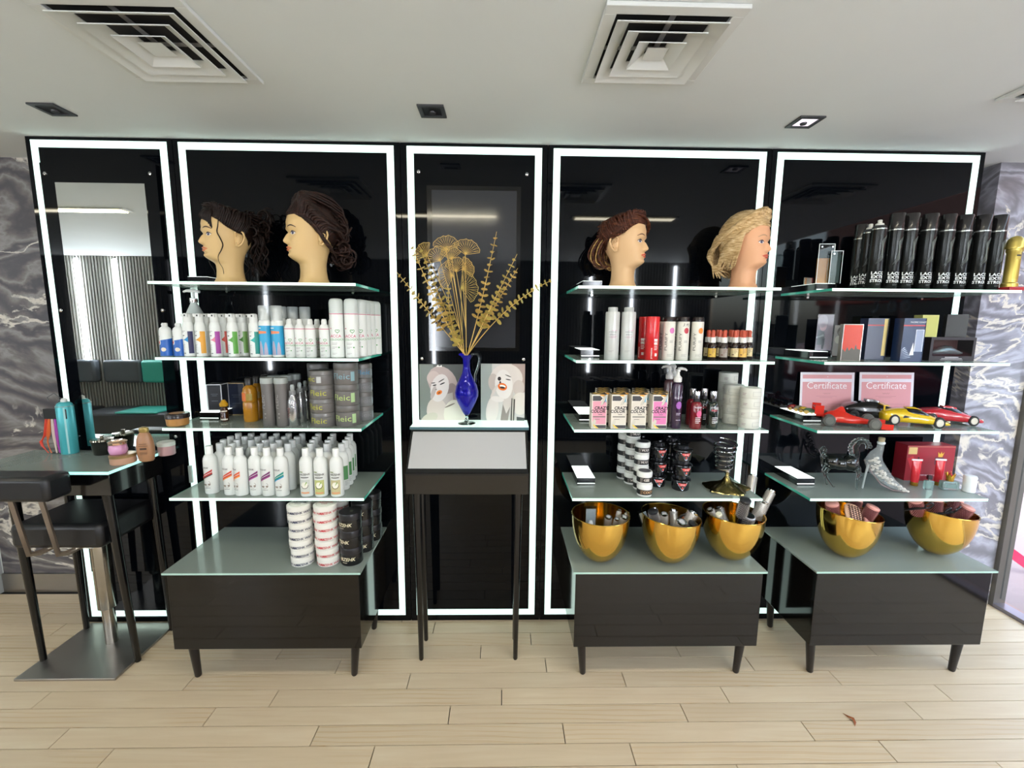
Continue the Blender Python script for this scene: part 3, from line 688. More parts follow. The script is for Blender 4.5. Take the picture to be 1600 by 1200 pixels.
def eye_at(parent, s, lid='33262c', iris='6a6884'):
    y0, y1 = s*.019, s*.043
    sn = lambda t_: math.sin(PI*min(max(t_, 0), 1))
    e = obj('eye', patch(y0, y1, lambda t_: .1998-.0048*sn(t_), lambda t_: .2005+.0062*sn(t_**.9), .0008), mat('e9e4de', .15), parent)
    obj('iris', patch(s*.0235, s*.0372, lambda t_: .2005-.0052*sn(t_), lambda t_: .2005+.0062*sn(t_), .0013, 8, 3), mat(iris, .1), e)
    obj('pupil', patch(s*.0295, s*.033, lambda t_: .2005-.0026*sn(t_), lambda t_: .2005+.0028*sn(t_), .0017, 6, 2), mat('18141a', .1), e)
    obj('lash_line', patch(s*.0175, s*.0455, lambda t_: .2005+.0052*sn(t_**.9), lambda t_: .2020+.0088*sn(t_**.9), .0014), mat(lid, .5), e)
def brow_at(parent, s, col):
    obj('eyebrow', patch(s*.014, s*.052, lambda t_: .2225+.0065*math.sin(PI*(t_*.85))-.0055*t_**2, lambda t_: .2283+.0065*math.sin(PI*(t_*.85))-.0085*t_**2, .0009, 14, 1), mat(col, .6), parent)
def lips_at(parent, col):
    p = MB(); q = patch(-.0255, .0255, lambda t_: .1425, lambda t_: .1425+.0085*math.sin(PI*t_)**.8-.0012*math.exp(-((t_-.5)/.06)**2), .0008, 16, 4)
    r = patch(-.0245, .0245, lambda t_: .142-.0092*math.sin(PI*t_), lambda t_: .1422, .0008, 16, 4)
    p.add(q.v, q.f); p.add(r.v, r.f); obj('lips', p, mat(col, .3), parent)
def ear_mb(s):
    b = MB(); c = Vector((-.020, s*.0725, .186))
    pts = [(.012, .012), (.016, .024), (.010, .034), (-.004, .037), (-.015, .030), (-.019, .014), (-.015, -.004), (-.008, -.018), (.002, -.027), (.011, -.024), (.012, -.012)]
    path = [c+Vector((x-.05*z, s*(.004+.010*max(0, -x)*30/1+.003), z)) for x, z in pts]
    b.tube(path, [.003, .004, .0042, .0042, .0042, .0042, .004, .0042, .0052, .0045, .0025], 8)
    b.ball((c.x, c.y-s*.001, c.z+.004), (.015, .008, .03), 14, 8)
    b.tube([c+Vector((.008, s*.009, .006)), c+Vector((.0, s*.012, .02)), c+Vector((-.009, s*.012, .014)), c+Vector((-.009, s*.011, -.002)), c+Vector((0, s*.009, -.012))], .0024, 6)
    return b
def lock(b, P, r, n=7, seg=14, flat=.55, tw=0):
    P = [Vector(p) for p in P]; k = len(P)-1; pts = []
    for i in range(seg+1):
        u = i/seg*k; j = min(int(u), k-1); f = u-j
        p0, p1, p2, p3 = P[max(j-1, 0)], P[j], P[j+1], P[min(j+2, k)]
        pts.append(.5*((2*p1)+(p2-p0)*f+(2*p0-5*p1+4*p2-p3)*f*f+(3*p1-p0-3*p2+p3)*f**3))
    rr = [r*(.45+.55*math.sin(PI*min(1, (i/seg)*1.15+.12)))*(1 if i < seg else .4) for i in range(seg+1)]
    b.tube(pts, rr, n, flat=flat)
def scalp(b, off, e_of_a, n=48, m_=12, ctr=(-.004, 0, .232), rad=(.098, .082, .098), jit=.002):
    V = []; F = []
    for i in range(n):
        a = -PI+2*PI*i/n; e0 = e_of_a(a)
        for j in range(m_+1):
            e = e0+(PI/2-e0)*j/m_; q = off+jit*math.sin(a*23+j*.9)
            V.append((ctr[0]+(rad[0]+q)*math.cos(e)*math.cos(a), ctr[1]+(rad[1]+q)*math.cos(e)*math.sin(a), ctr[2]+(rad[2]+q)*math.sin(e)))
    for i in range(n):
        for j in range(m_): a = i*(m_+1)+j; c = ((i+1) % n)*(m_+1)+j; F.append((a, c, c+1, a+1))
    b.add(V, F)
def sp(a, e, o=0, ctr=(-.004, 0, .232), rad=(.098, .082, .098)):
    a, e = math.radians(a), math.radians(e)
    return (ctr[0]+(rad[0]+o)*math.cos(e)*math.cos(a), ctr[1]+(rad[1]+o)*math.cos(e)*math.sin(a), ctr[2]+(rad[2]+o)*math.sin(e))
def hairline(lowside, lowback):
    def f(a):
        d = abs(math.degrees(a)); return math.radians(float(np.interp(d, [0, 35, 55, 75, 95, 115, 140, 180], [27, 27, 18, 2, lowside, lowside-4, lowback, lowback])))
    return f
def J(s=.006): return Vector((random.uniform(-s, s), random.uniform(-s, s), random.uniform(-s, s)))
def head(style):
    t = empty('mannequin_head')
    skin = {'updo': 'd9b780', 'roll': 'd9b780', 'swoop': 'd8b184', 'blonde': 'dda780'}[style]
    sk = mat(skin, .45, spec=.3)
    obj('face', head_mb(), sk, t, ang=3.0)
    for s in (-1, 1):
        obj('ear', ear_mb(s), sk, t, ang=3.0)
        eye_at(t, s); brow_at(t, s, {'updo': '4a3026', 'roll': '3c241c', 'swoop': '5a3626', 'blonde': 'b08a68'}[style])
    lips_at(t, 'd8774f' if style in ('updo', 'roll') else 'c9513f')
    obj('base_plug', MB().lathe([(.066, -.0005), (.066, .003)], 32, sy=.95), mat('c79f6d', .6), t)
    b = MB(); b2 = None; random.seed({'updo': 3, 'roll': 4, 'swoop': 5, 'blonde': 6}[style])
    if style == 'updo':
        hm = hairmat('hair_near_black', '0d0706', '1c100c', '33211a')
        scalp(b, .003, hairline(-8, -38))
        for i in range(64):
            a = -112+224*i/63; e = math.degrees(hairline(-8, -30)(math.radians(a))); tgt = Vector((-.135, random.uniform(-.05, .05), .24+random.uniform(-.05, .07)))
            lock(b, [sp(a, e-2, .001), sp(a*1.12, e+22, .012), sp(a*1.3+random.uniform(-8, 8), e*.5+38, .016), tgt], random.uniform(.008, .013))
        for i in range(34):      # curly bun high at the back
            c = Vector((-.125, 0, .268))+Vector((random.gauss(0, .028), random.gauss(0, .035), random.gauss(0, .032))); r = random.uniform(.014, .028); ph = random.uniform(0, 6); ax = random.uniform(0, 3)
            lock(b, [c+Vector((r*math.cos(ph+q)*math.cos(ax), r*math.cos(ph+q)*math.sin(ax), r*math.sin(ph+q))) for q in (0, 1.2, 2.4, 3.6, 4.8)], random.uniform(.006, .01))
        for i in range(26):      # curls hanging to the shelf behind the neck
            y = random.uniform(-.055, .055); x = random.uniform(-.125, -.06)
            lock(b, [(x, y*.8, .23)]+[(x-.014+.013*math.sin(k*1.9+i), y+.010*math.cos(k*2.1+i), .19-.036*k) for k in range(random.choice((3, 4, 5)))], random.uniform(.006, .011))
        for i in range(12):      # side swept fringe
            lock(b, [sp(20-4*i*.3, 42, .012), sp(6+i*3, 33+i*.3, .012), sp(i*4-4, 25-i*.6, .009), (.083-.0012*i, -.012+.005*i*1.2, .262-.0036*i)], .007)
            lock(b, [sp(28, 44, .013), sp(-10-i*3, 42-i*.8, .012), sp(-30-i*3, 30-i*1.1, .008)], .007)
        for s in (-1, 1):
            lock(b, [sp(s*58, 20, .006)]+[(.048+.010*math.sin(k*1.35+.6), s*(.074-.0025*k), .232-.024*k) for k in range(9)], .0042, seg=34)
    elif style == 'roll':
        hm = hairmat('hair_dark_brown', '120906', '2c1a15', '523528')
        scalp(b, .008, hairline(-22, -40))
        for i in range(84):
            a = -118+236*i/83; s = 1 if a > 0 else -1; e = math.degrees(hairline(-16, -30)(math.radians(a)))
            up = max(0, 1-abs(a)/70)
            lock(b, [sp(a, e-3, .001), sp(a*1.1+random.uniform(-3, 3), e+14+16*up, .008+.004*up), sp(a*1.32, e+10+62*up, .024+.026*up), (-.125-.01*random.random(), random.uniform(-.045, .045), .20+.11*up+random.uniform(-.03, .03)), (-.10, random.uniform(-.03, .03), .13)], random.uniform(.008, .012))
        for i in range(46):      # low rolled bun and crown roll
            hi = i % 3 == 0; c = Vector((-.118, 0, .235 if hi else .125))+Vector((random.gauss(0, .016), random.gauss(0, .026), random.gauss(0, .02))); r = random.uniform(.016, .032); ph = random.uniform(0, 6); ax = random.uniform(-.6, .6)
            lock(b, [c+Vector((r*math.cos(ph+q), r*math.cos(ph+q)*math.sin(ax), r*math.sin(ph+q))) for q in (0, 1.2, 2.4, 3.6, 4.8)], random.uniform(.007, .011))
        for s in (-1, 1):
            for i in range(12): lock(b, [sp(s*(62+i*2), 18-i*2.6, .004), sp(s*(80+i*2), 2-i*2.5, .012), (-.03-.003*i, s*(.083-.001*i), .165-.002*i), (-.088, s*.045, .125-.002*i)], .008)
    elif style == 'swoop':
        hm = hairmat('hair_chestnut', '241009', '4c2618', '7d4c2e')
        scalp(b, .004, hairline(-8, -36))
        for i in range(60):
            a = -118+236*i/59; e = math.degrees(hairline(-6, -30)(math.radians(a)))
            lock(b, [sp(a, e-2, .002), sp(a*1.12, e+18, .014), sp(a*1.3+random.uniform(-6, 6), e*.6+34, .018), (-.12, random.uniform(-.045, .045), .22+random.uniform(-.05, .06))], random.uniform(.008, .013))
        for i in range(16):      # deep side swept fringe
            lock(b, [sp(-62+i*1.5, 45, .010), sp(-34+i*1.5, 42-i*.2, .020), sp(2+i, 32-i*.9, .017), sp(24+i*1.6, 16-i*1.2, .008)], .009)
            lock(b, [sp(-66, 40-i, .008), sp(-88, 28-i*1.6, .014), sp(-112, 16-i*1.8, .012)], .009)
        b2 = MB()
        for i in range(46):      # loose curls at the nape, fair at the ends
            q = b if i % 2 else b2; x = random.uniform(-.135, -.07); y = random.uniform(-.06, .06)
            lock(q, [(x+.02, y*.7, .235), (x-.008, y, .19), (x-.018, y*1.1, .145+random.uniform(-.02, .02)), (x+.004, y, .10+random.uniform(-.01, .03)), (x+.03, y*.9, .098)], random.uniform(.006, .010))
    else:
        hm = hairmat('hair_blonde', '9a7848', 'd0b080', 'f0deb8')
        scalp(b, .010, hairline(-20, -48)); scalp(b, .022, lambda a: math.radians(float(np.interp(abs(math.degrees(a)), [0, 60, 90, 120, 180], [60, 40, -8, -48, -62]))))
        for i in range(110):
            a = -125+250*i/109; e = math.degrees(hairline(-12, -30)(math.radians(a))); up = max(0, 1-abs(a)/80); ly = .085*math.sin(math.radians(a*1.25))
            zb = random.uniform(.055, .12)
            lock(b, [sp(a, e-4, .002), sp(a*1.08, e+12+14*up, .010+.001*up), sp(a*1.28+random.uniform(-5, 5), e*.5+12+38*up, .026+.008*up), (-.128-.012*random.random(), ly*.75, .17+.05*up), (-.118, ly*.8, .115), (-.085+random.uniform(-.02, .03), ly*.85, zb)], random.uniform(.008, .0125), seg=18)
        for s in (-1, 1):
            for i in range(22): lock(b, [sp(s*(52+i*2.2), 24-i*1.3, .008), sp(s*(72+i*2.4), 4-i*1.2, .017), (.012-.0045*i, s*(.089-.0006*i), .165-.002*i), (-.008-.0045*i, s*(.082-.001*i), .10+random.uniform(-.02, .02))], .0085)
    obj('hair', b, hm, t, ang=3)
    if b2: obj('hair_ends', b2, hairmat('hair_fair_ends', '8a6238', 'b8935a', 'd2b27a'), t, ang=3)['label'] = 'fair blonde curled ends'
    if style == 'roll':
        g = MB()
        for i in range(7): g.ball((-.098-.004*i+.006*(i % 2), -.062, .098+.004*i), .0055, 8, 5)
        obj('hair_clip', g, mat('f0f0f4', .08, metal=.6), t)['label'] = 'sparkling white hair jewel'
    return t
def place_head(style, px, Y, pybase_z, rz, s, label):
    h = head(style); X = XP(px, Y, S0+.05); h.location = (X, Y, S0+.0006); h.rotation_euler = (0, 0, rz); h.scale = (s, s, s)
    tag(h, label, 'mannequin head', 'mannequin heads on the top shelves')
place_head('updo', 359, -.175, 0, PI+.84, 1.02, 'mannequin head with near black curly updo and a wavy strand before the ear')
place_head('roll', 489, -.175, 0, PI+.68, 1.07, 'mannequin head with dark brown swept back hair, low roll and a sparkling clip')
place_head('swoop', 974, -.175, 0, -.58, 1.0, 'mannequin head with chestnut side swept hair and fair curls at the nape')
place_head('blonde', 1162, -.175, 0, -.92, 1.0, 'mannequin head with loose blonde collar length hair')
# ---------------------------------------------------------------- bottles, tins and boxes
def parts(name, *ps):
    t = empty(name); last = t
    for p in ps:
        nm, mb, m_ = p[:3]; par = t
        if nm.startswith('>'): par = last; nm = nm[1:]
        o = obj(nm, mb, m_, par, bevel=(p[4] if len(p) > 4 else 0))
        if not p[0].startswith('>'): last = o
        if len(p) > 3 and p[3]: o['label'] = p[3]
        if nm == 'swirl_print': o['kind'] = 'stuff'
    return t
def rect(mb, R, a0, a1, z0, z1, eps=.0006, n=6): return mb.wrap(R, a0, a1, lambda t_: (z0, z1), n, eps)
def disc(mb, R, ac, z, rx, rz, eps=.0008, n=12):
    w_ = rx/R
    return mb.wrap(R, ac-w_, ac+w_, lambda t_: (z-rz*math.sqrt(max(0, 1-(2*t_-1)**2)), z+rz*math.sqrt(max(0, 1-(2*t_-1)**2))), n, eps)
def lines(mb, R, ac, z, w_, hs, gap, th=.0012, eps=.0008):
    for i, f in enumerate(hs): rect(mb, R, ac-w_/2/R, ac-w_/2/R+w_*f/R, z-i*gap, z-i*gap+th, eps, 3)
    return mb
def heart(mb, R, ac, z, s, th=.0011):
    pts = []
    for i in range(25):
        q = 2*PI*i/24; x = 16*math.sin(q)**3/16*s; y = (13*math.cos(q)-5*math.cos(2*q)-2*math.cos(3*q)-math.cos(4*q))/16*s
        a = ac+x/R; pts.append(((R+.0004)*math.sin(a), -(R+.0004)*math.cos(a), z+y))
    return mb.tube(pts[:-1], th, 4, closed=True)
PW = mat('e3e6e3', .3); PW2 = mat('dcdedb', .38); DK = mat('24262a', .5)
def antiseptic():
    R = .0225
    b = MB().lathe([(.020, 0), (R, .002), (R, .108), (.0195, .119), (.012, .126)], 28)
    bl = MB().wrap(R, -1.9, 1.9, lambda t_: (.002, .062+.016*t_), 20)
    cr = MB(); rect(cr, R, -.62-.07, -.62+.07, .052, .068, .0013, 2); rect(cr, R, -.62-.2, -.62+.2, .0572, .0632, .0014, 3)
    return parts('antiseptic_can', ('can', b, PW), ('>blue_band', bl, mat('1f5fb4', .35)), ('>badge', disc(MB(), R, -.62, .060, .0085, .0115, .0009), PW), ('>cross', cr, mat('cc2230', .4)),
        ('>oval', disc(MB(), R, .12, .030, .010, .0085, .0010), mat('e6dcc8', .4)), ('>print', lines(MB(), R, -.75, .083, .012, (1,), .003, .003), DK), ('cap', MB().lathe([(.011, .124), (.011, .138), (.009, .142)], 16).box(-.006, .006, -.012, -.006, .131, .138), PW2))
def flask():
    b = MB().lathe([(.036, 0), (.041, .004), (.042, .09), (.041, .15), (.034, .185), (.022, .212), (.013, .232), (.013, .245)], 32)
    p = MB().lathe([(.0155, .234), (.0155, .255), (.006, .257), (.006, .283)], 18).tube([(.03, 0, .284), (.0, 0, .289), (-.03, 0, .288), (-.044, 0, .283)], [.006, .009, .006, .004], 8)
    return parts('pump_bottle', ('bottle', b, mat('ccd4cf', .35, alpha=1)), ('pump', p, mat('eef1ee', .3)), ('collar', MB().lathe([(.0165, .235), (.0165, .25)], 18), M_CHROME))
def spray(side, accent):
    def f():
        R = .0215
        b = MB().lathe([(.0195, 0), (R, .002), (R, .128), (.0185, .140), (.0165, .146)], 28)
        pr = MB(); lines(pr, R, -.35, .108, .018, (1, .7), .005, .0013); lines(pr, R, -.3, .088, .008, (1,), .003, .0035); lines(pr, R, -.35, .05, .016, (.8, .6, .7, .5, .6), .005, .0009); lines(pr, R, -.3, .013, .010, (1,), .003, .003)
        dr = MB().wrap(R, -.55, .45, lambda t_: (.071-.010*t_**2, .072+.014*t_**2), 10, .0009)
        cap = MB().lathe([(.0165, .145), (.0165, .16), (.015, .180), (.010, .184)], 20).box(-.016, .012, -.0175, .0, .168, .182)
        return parts('spray_bottle', ('bottle', b, PW), ('>side_label', rect(MB(), R, .45, 1.35, .014, .108, .0008, 8), mat(side, .45)), ('>swirl', dr, mat(accent, .45)), ('>print', pr, DK),
            ('spray_cap', cap, PW2), ('>nozzle', MB().box(.0, .005, -.0195, -.0178, .171, .178), DK))
    return f
def foam():
    R = .0245
    b = MB().lathe([(.022, 0), (R, .002), (R, .148), (.021, .158), (.0165, .164)], 28)
    o = MB().wrap(R, -.95, .65, lambda t_: (.098+.004*t_, .114-.004*t_), 10, .0013)
    leg_ = MB().wrap(R, -.75, .05, lambda t_: (.01, .01+.06*math.sin(PI*t_)**.6), 10, .0012).wrap(R, .15, .8, lambda t_: (.01, .01+.055*math.sin(PI*t_)**.6), 10, .0012)
    return parts('foam_bottle', ('bottle', b, PW), ('>label', rect(MB(), R, -1.7, 1.7, .010, .134, .0007, 18), mat('2e9fcc', .35)), ('>orange_banner', o, mat('e8865a', .4)), ('>print', lines(MB(), R, -.5, .122, .022, (.9,), .004, .004, .0014), PW), ('>figure', leg_, mat('a9a3b8', .4)),
        ('pump', MB().lathe([(.015, .160), (.015, .185), (.008, .187), (.008, .2)], 16).box(-.009, .009, -.018, .004, .196, .207), PW), ('cover', MB().lathe([(.0235, .156), (.0235, .216), (.021, .219)], 24), mat('dfe6e6', .1, alpha=.35)))
def lacca(R, H, big, shift=0):
    def f():
        hb = H*.75
        b = MB().lathe([(R*.93, 0), (R, .002), (R, hb)]+([] if big else [(R*.75, hb+.012), (R*.5, hb+.018)]), 28)
        mg = mat('c4386a', .4); gn = mat('4a9a4c', .4); s = R/.03; ac = -.05+shift
        rd = MB().wrap(R, -1.5, 1.5, lambda t_: (hb-.004, hb-.0015), 14).text('LACCA', .017*s, 0, hb*.46, R=R, ang=ac, bold=.01)
        disc(rd, R, ac-.55, hb*.66, .003*s, .003*s)
        g = MB().text('ECOLOGICA', .0125*s, .003, hb*.39, R=R, ang=ac+.05, bold=.004); heart(g, R, ac+.42, hb*.60, .0085*s, .0012*s)
        disc(g, R, ac+.55, hb*.235, .003*s, .0035*s)
        ln = lines(MB(), R, ac, hb*.33, .028*s, (.9, .8, 0, .9, .5), .0058*s, .0012); lines(ln, R, ac-.1, hb*.1, .022*s, (1, .7), .004, .0008)
        ps = [('can', b, PW), ('>red_print', rd, mg), ('>green_print', g, gn), ('>small_print', ln, mat('8a7a7e', .5))]
        if big: ps.append(('cap', MB().lathe([(R, hb+.0005), (R, H-.02), (R*.93, H-.009), (R*.72, H-.002), (R*.3, H)], 28), mat('c4cbc8', .3)))
        else: ps.append(('nozzle', MB().lathe([(R*.55, hb+.016), (R*.55, H-.012), (R*.4, H-.002)], 16), PW2))
        return parts('hairspray_can', *ps)
    return f
def lotion(kind, cols=None, angs=-.2):
    def f():
        R = .029
        b = MB().lathe([(.027, 0), (R, .003), (R, .148), (.0275, .160), (.022, .172), (.0145, .179), (.0125, .182)], 30, sy=.9)
        cap = MB().lathe([(.0145, .181), (.0145, .213), (.0135, .2155)], 20)
        ps = [('bottle', b, PW), ('cap', cap, mat('eef0ee', .3))]
        if kind == 'swoosh':
            c1, c2 = cols
            q = MB().wrap(R, angs-.9, angs+.75, lambda t_: (.066+.030*t_**.8, .078+.034*t_**.7), 14, .0006).v
            def W_(lo, hi, e): return MB().wrap(R, angs-.9, angs+.75, lambda t_: (lo[0]+lo[1]*t_**.75, hi[0]+hi[1]*t_**.75), 14, e)
            pr = MB().text('ABZEHK', .0105, -.006, .118, R=R, ang=angs-.2, shear=.25, bold=.005)
            lines(pr, R, angs, .029, .024, (.95,), .004, .0016)
            rg = MB(); pts = []
            for i in range(13):
                a = -2.6+3.6*i/12; th = angs-.05+.013*math.cos(a)/R; pts.append(((R+.001)*math.sin(th), -(R+.001)*math.cos(th), .050+.013*math.sin(a)))
            rg.tube(pts, .0007, 4); disc(rg, R, angs-.35, .045, .008, .0035); disc(rg, R, angs+.25, .046, .005, .004)
            ps[1:1] = [('>swoosh', W_((.064, .028), (.078, .036), .0006), mat(c1, .4)), ('>swoosh', W_((.0615, .028), (.0655, .029), .0009), mat(c2, .4)), ('>highlight', W_((.073, .029), (.0745, .030), .0011), PW), ('>print', pr, mat('4a4448', .5)), ('>emblem', rg, mat('8f8377', .5))]
        elif kind == 'herbal':
            lab = rect(MB(), R, angs-.75, angs+.75, .012, .078, .0006, 10)
            pr = MB().text('ABZEHK', .0125, 0, .099, R=R, ang=angs, shear=.25, bold=.01); lines(pr, R, angs, .087, .034, (1,), .004, .0035)
            bowl = MB(); pts = []
            for i in range(13):
                a = -3.0+3.1*i/12; th = angs+.014*math.cos(a)/R; pts.append(((R+.001)*math.sin(th), -(R+.001)*math.cos(th), .053+.014*math.sin(a)))
            bowl.tube(pts, .0011, 4)
            lf = MB().tube([((R+.001)*math.sin(angs+.02), -(R+.001)*math.cos(angs+.02), .053), ((R+.001)*math.sin(angs+.3), -(R+.001)*math.cos(angs+.3), .068)], [.0006, .0024], 5)
            ps[1:1] = [('>label', lab, mat(cols[0], .45)), ('>face', disc(MB(), R, angs, .055, .0135, .0135, .0009), mat('e8e6d8', .4)), ('>print', pr, mat('3b3d34', .5)), ('>bowl_print', bowl, mat('4c4034', .5)), ('>leaf_print', lf, mat('7aa73c', .5)), ('>banner', rect(MB(), R, angs-.6, angs+.6, .016, .023, .001, 6), mat('d4946c', .45)), ('>tag', rect(MB(), R, angs-.72, angs-.2, .112, .1165, .001, 4), mat('8c9a6a', .5))]
        elif kind == 'side':
            ps[1:1] = [('>side_label', rect(MB(), R, .5, 1.25, .05, .115, .0007, 6), mat('4f8a55', .45)), ('>print', lines(MB(), R, .95, .042, .018, (1, .8, .9, .7), .006, .001), DK)]
        return parts('lotion_bottle', *ps)
    return f
def tub(R, H, col, txt, tcol, ang, sz, extra=None):
    def f():
        b = MB().lathe([(R*.97, .0), (R, .003), (R, H*.68)], 36)
        lid = MB().lathe([(R*1.0, H*.69), (R*1.015, H*.70), (R*1.015, H*.93), (R*.98, H*.995), (R*.9, H*.998)], 36)
        ps = [('jar', b, mat(col, .42, metal=.25)), ('>lettering', MB().text(txt, sz, 0, H*.26, R=R, ang=ang, bold=.0, sx=1.25), mat(tcol, .5)), ('lid', lid, mat('6c6a68', .38, metal=.3))]
        if extra: ps.insert(2, ('>code_panel', rect(MB(), R, ang+.85, ang+1.2, H*.16, H*.6, .0008, 4), mat(extra, .5)))
        return parts('hair_product_jar', *ps)
    return f
# --- left column, second shelf
def row(key, b, pts, z, label, cat, group, Y=None, rz=0):
    for i, (px, y) in enumerate(pts):
        put(key, b, (XP(px, y, z+.05), y, z), label(i), cat, group, rz=rz+random.uniform(-.06, .06))
row('antiseptic', antiseptic, [(260, -.29), (281, -.29)], S1, lambda i: 'white and blue antiseptic can with a red cross, %s' % ('at the shelf end' if i == 0 else 'next to the colourful sprays'), 'can', 'blue antiseptic cans')
put('flask', flask, (XP(307, -.13, S1+.1), -.13, S1), 'large milky pump bottle standing behind the colourful spray bottles', 'bottle')
SP = [(296, -.29, '2e2f55', '2b90c8', 'navy'), (315, -.285, 'e2a33c', 'e2a33c', 'amber yellow'), (338, -.29, 'a2469c', 'd07a8e', 'purple'), (353, -.24, 'd2574a', 'd2574a', 'coral red'), (365, -.295, '5fa445', '5fa445', 'bright green'), (381, -.24, '6f9a52', '4f8a3a', 'olive green'), (391, -.21, '77806a', '7a8a5a', 'grey green'), (399, -.295, '2a8f86', '35b0a8', 'teal')]
for i, (px, y, c, a, nm) in enumerate(SP):
    put('spray'+nm, spray(c, a), (XP(px, y, S1+.05), y, S1), 'white spray bottle with a %s side label, %s from the left in its row' % (nm, ORD[i]), 'spray bottle', 'white spray bottles with coloured labels')
for i, (px, y) in enumerate([(303, -.22), (326, -.225), (345, -.20), (372, -.20)]):
    put('sprayplain', spray('cfd2ce', 'c9ccc8'), (XP(px, y, S1+.05), y, S1), 'plain white spray bottle in the row behind, %s from the left' % ORD[i], 'spray bottle', 'plain white spray bottles behind')
row('foam', foam, [(416, -.29), (435, -.29)], S1, lambda i: 'bright blue tanning foam bottle with orange banner, %s of the two' % ('left' if i == 0 else 'right'), 'bottle', 'blue foam bottles')
for i, (px, y) in enumerate([(441, -.19), (459, -.17), (478, -.17)]):
    put('foamback', lambda: parts('foam_bottle', ('bottle', MB().lathe([(.022, 0), (.0245, .002), (.0245, .148), (.021, .158), (.0165, .164), (.0165, .2)], 24), PW2), ('cover', MB().lathe([(.0235, .166), (.0235, .216), (.021, .219)], 24), mat('c9cfce', .1, alpha=.5))),
        (XP(px, y, S1+.1), y, S1), 'white bottle with clear cover behind the small hairspray cans, %s from left' % ORD[i], 'bottle', 'covered bottles behind the small cans')
row('lacsmall', lacca(.0215, .166, False), [(454, -.295), (470, -.295), (486, -.295), (508, -.29)], S1, lambda i: 'small white hairspray can with magenta line and green heart, %s of four' % ORD[i], 'can', 'small white hairspray cans')
for i, (px, y) in enumerate([(497, -.2), (519, -.2)]): put('lacsmall', None, (XP(px, y, S1+.05), y, S1), 'small white hairspray can in the second row, %s' % ('left one' if i == 0 else 'right one beside the tall cans'), 'can', 'small white hairspray cans')
for i, (px, y) in enumerate([(527, -.285), (550, -.285), (563, -.225), (570, -.165), (577, -.105), (586, -.05)]):
    put('lacbig', lacca(.0295, .252, True), (XP(px, y, S1+.1)-(.0 if i < 2 else .0), y, S1), 'tall white hairspray can with frosted cap, %s' % ('leftmost of the front two' if i == 0 else 'right of the front two' if i == 1 else '%s of the cans receding towards the panel' % ORD[i-2]), 'can', 'tall white hairspray cans')
# --- left column, third shelf
def body_tub():
    return parts('body_butter_tub', ('tub', MB().lathe([(.036, 0), (.041, .004), (.043, .034)], 30), mat('b07f45', .4)), ('lid', MB().lathe([(.046, .034), (.046, .050), (.043, .054), (.035, .0545)], 30), mat('2a2526', .2)), ('>lid_print', MB().lathe([(.03, .0546), (.03, .0549)], 24), mat('a87a4a', .4)))
put('bb', body_tub, (XP(279, -.29, S2+.02), -.295, S2), 'round brown tub with black lid at the left end of the third shelf', 'tub')
def pbox(w_, d, h, body, edge, nm='perfume_box'):
    def f():
        e = .0018; a, b = w_/2, d/2
        fr = MB()
        for sx in (-1, 1):
            for sy_ in (-1, 1): fr.box(sx*a-e, sx*a+e, sy_*b-e, sy_*b+e, 0, h)
        for z in (e, h-e):
            for sy_ in (-1, 1): fr.box(-a-e, a+e, sy_*b-e, sy_*b+e, z-e, z+e)
            for sx in (-1, 1): fr.box(sx*a-e, sx*a+e, -b-e, b+e, z-e, z+e)
        pr = MB()
        for k, (f_, z) in enumerate(((.5, .62), (.35, .56), (.45, .36))): pr.box(-w_*f_/2, w_*f_/2, -b-.0005, -b, h*z, h*z+.0015)
        return parts(nm, ('box', MB().box(-a, a, -b, b, 0.0003, h), mat(body, .3)), ('edge_trim', fr, mat(edge, .4)), ('print', pr, mat('6d737c', .4)))
    return f
put('pb1', pbox(.062, .062, .125, '16191f', 'd9dbe0'), (-1.357, -.118, S2+.0357), 'black perfume box with white edges standing on the lamp box', 'box', rz=.1)
put('pb2', pbox(.078, .06, .158, '1a2238', 'b9a37a'), (-1.30, -.048, S2+.0005), 'navy perfume box with gold edges behind the white edged box', 'box', rz=.1)
put('pb3', pbox(.07, .05, .168, '0d0e12', '24262c'), (-1.205, -.045, S2+.0005), 'tall plain black box at the back of the third shelf', 'box')
put('vial', lambda: parts('oil_vial', ('bottle', MB().lathe([(.014, 0), (.016, .002), (.016, .055), (.008, .066), (.008, .075)], 20), mat('3a1c0c', .1, coat=.3)), ('>label', rect(rect(MB(), .016, -1.3, 1.3, .008, .014), .016, -1.3, 1.3, .047, .051), mat('d9d2c4', .5)), ('cap', MB().lathe([(.017, .070), (.018, .082), (.012, .090), (.006, .1)], 18), mat('b98c1c', .25, coat=.4))),
    (XP(354, -.20, S2+.03), -.215, S2), 'tiny dark brown oil vial with amber yellow cap', 'bottle')
def amber():
    return parts('oil_bottle', ('bottle', MB().lathe([(.028, 0), (.031, .004), (.031, .085), (.029, .09), (.031, .095), (.031, .135), (.026, .155), (.014, .166), (.013, .172)], 28), mat('c78a1e', .06, trans=.35, coat=.4)), ('>label', rect(MB(), .031, -1.2, -.05, .096, .134, .0006, 8), mat('cc6a2e', .4)), ('>label', rect(MB(), .031, -.02, .8, .1, .13, .0006, 8), mat('9a8436', .4)),
        ('cap', MB().lathe([(.0165, .168), (.0165, .195), (.013, .2)], 20), mat('26221f', .35)))
for i, (px, y) in enumerate([(392, -.205), (404, -.14), (416, -.08)]): put('amber', amber, (XP(px, y, S2+.05), y, S2), 'amber oil bottle with dark cap, %s from the front of its file' % ORD[i], 'bottle', 'amber oil bottles')
GR = '6f6c6a'
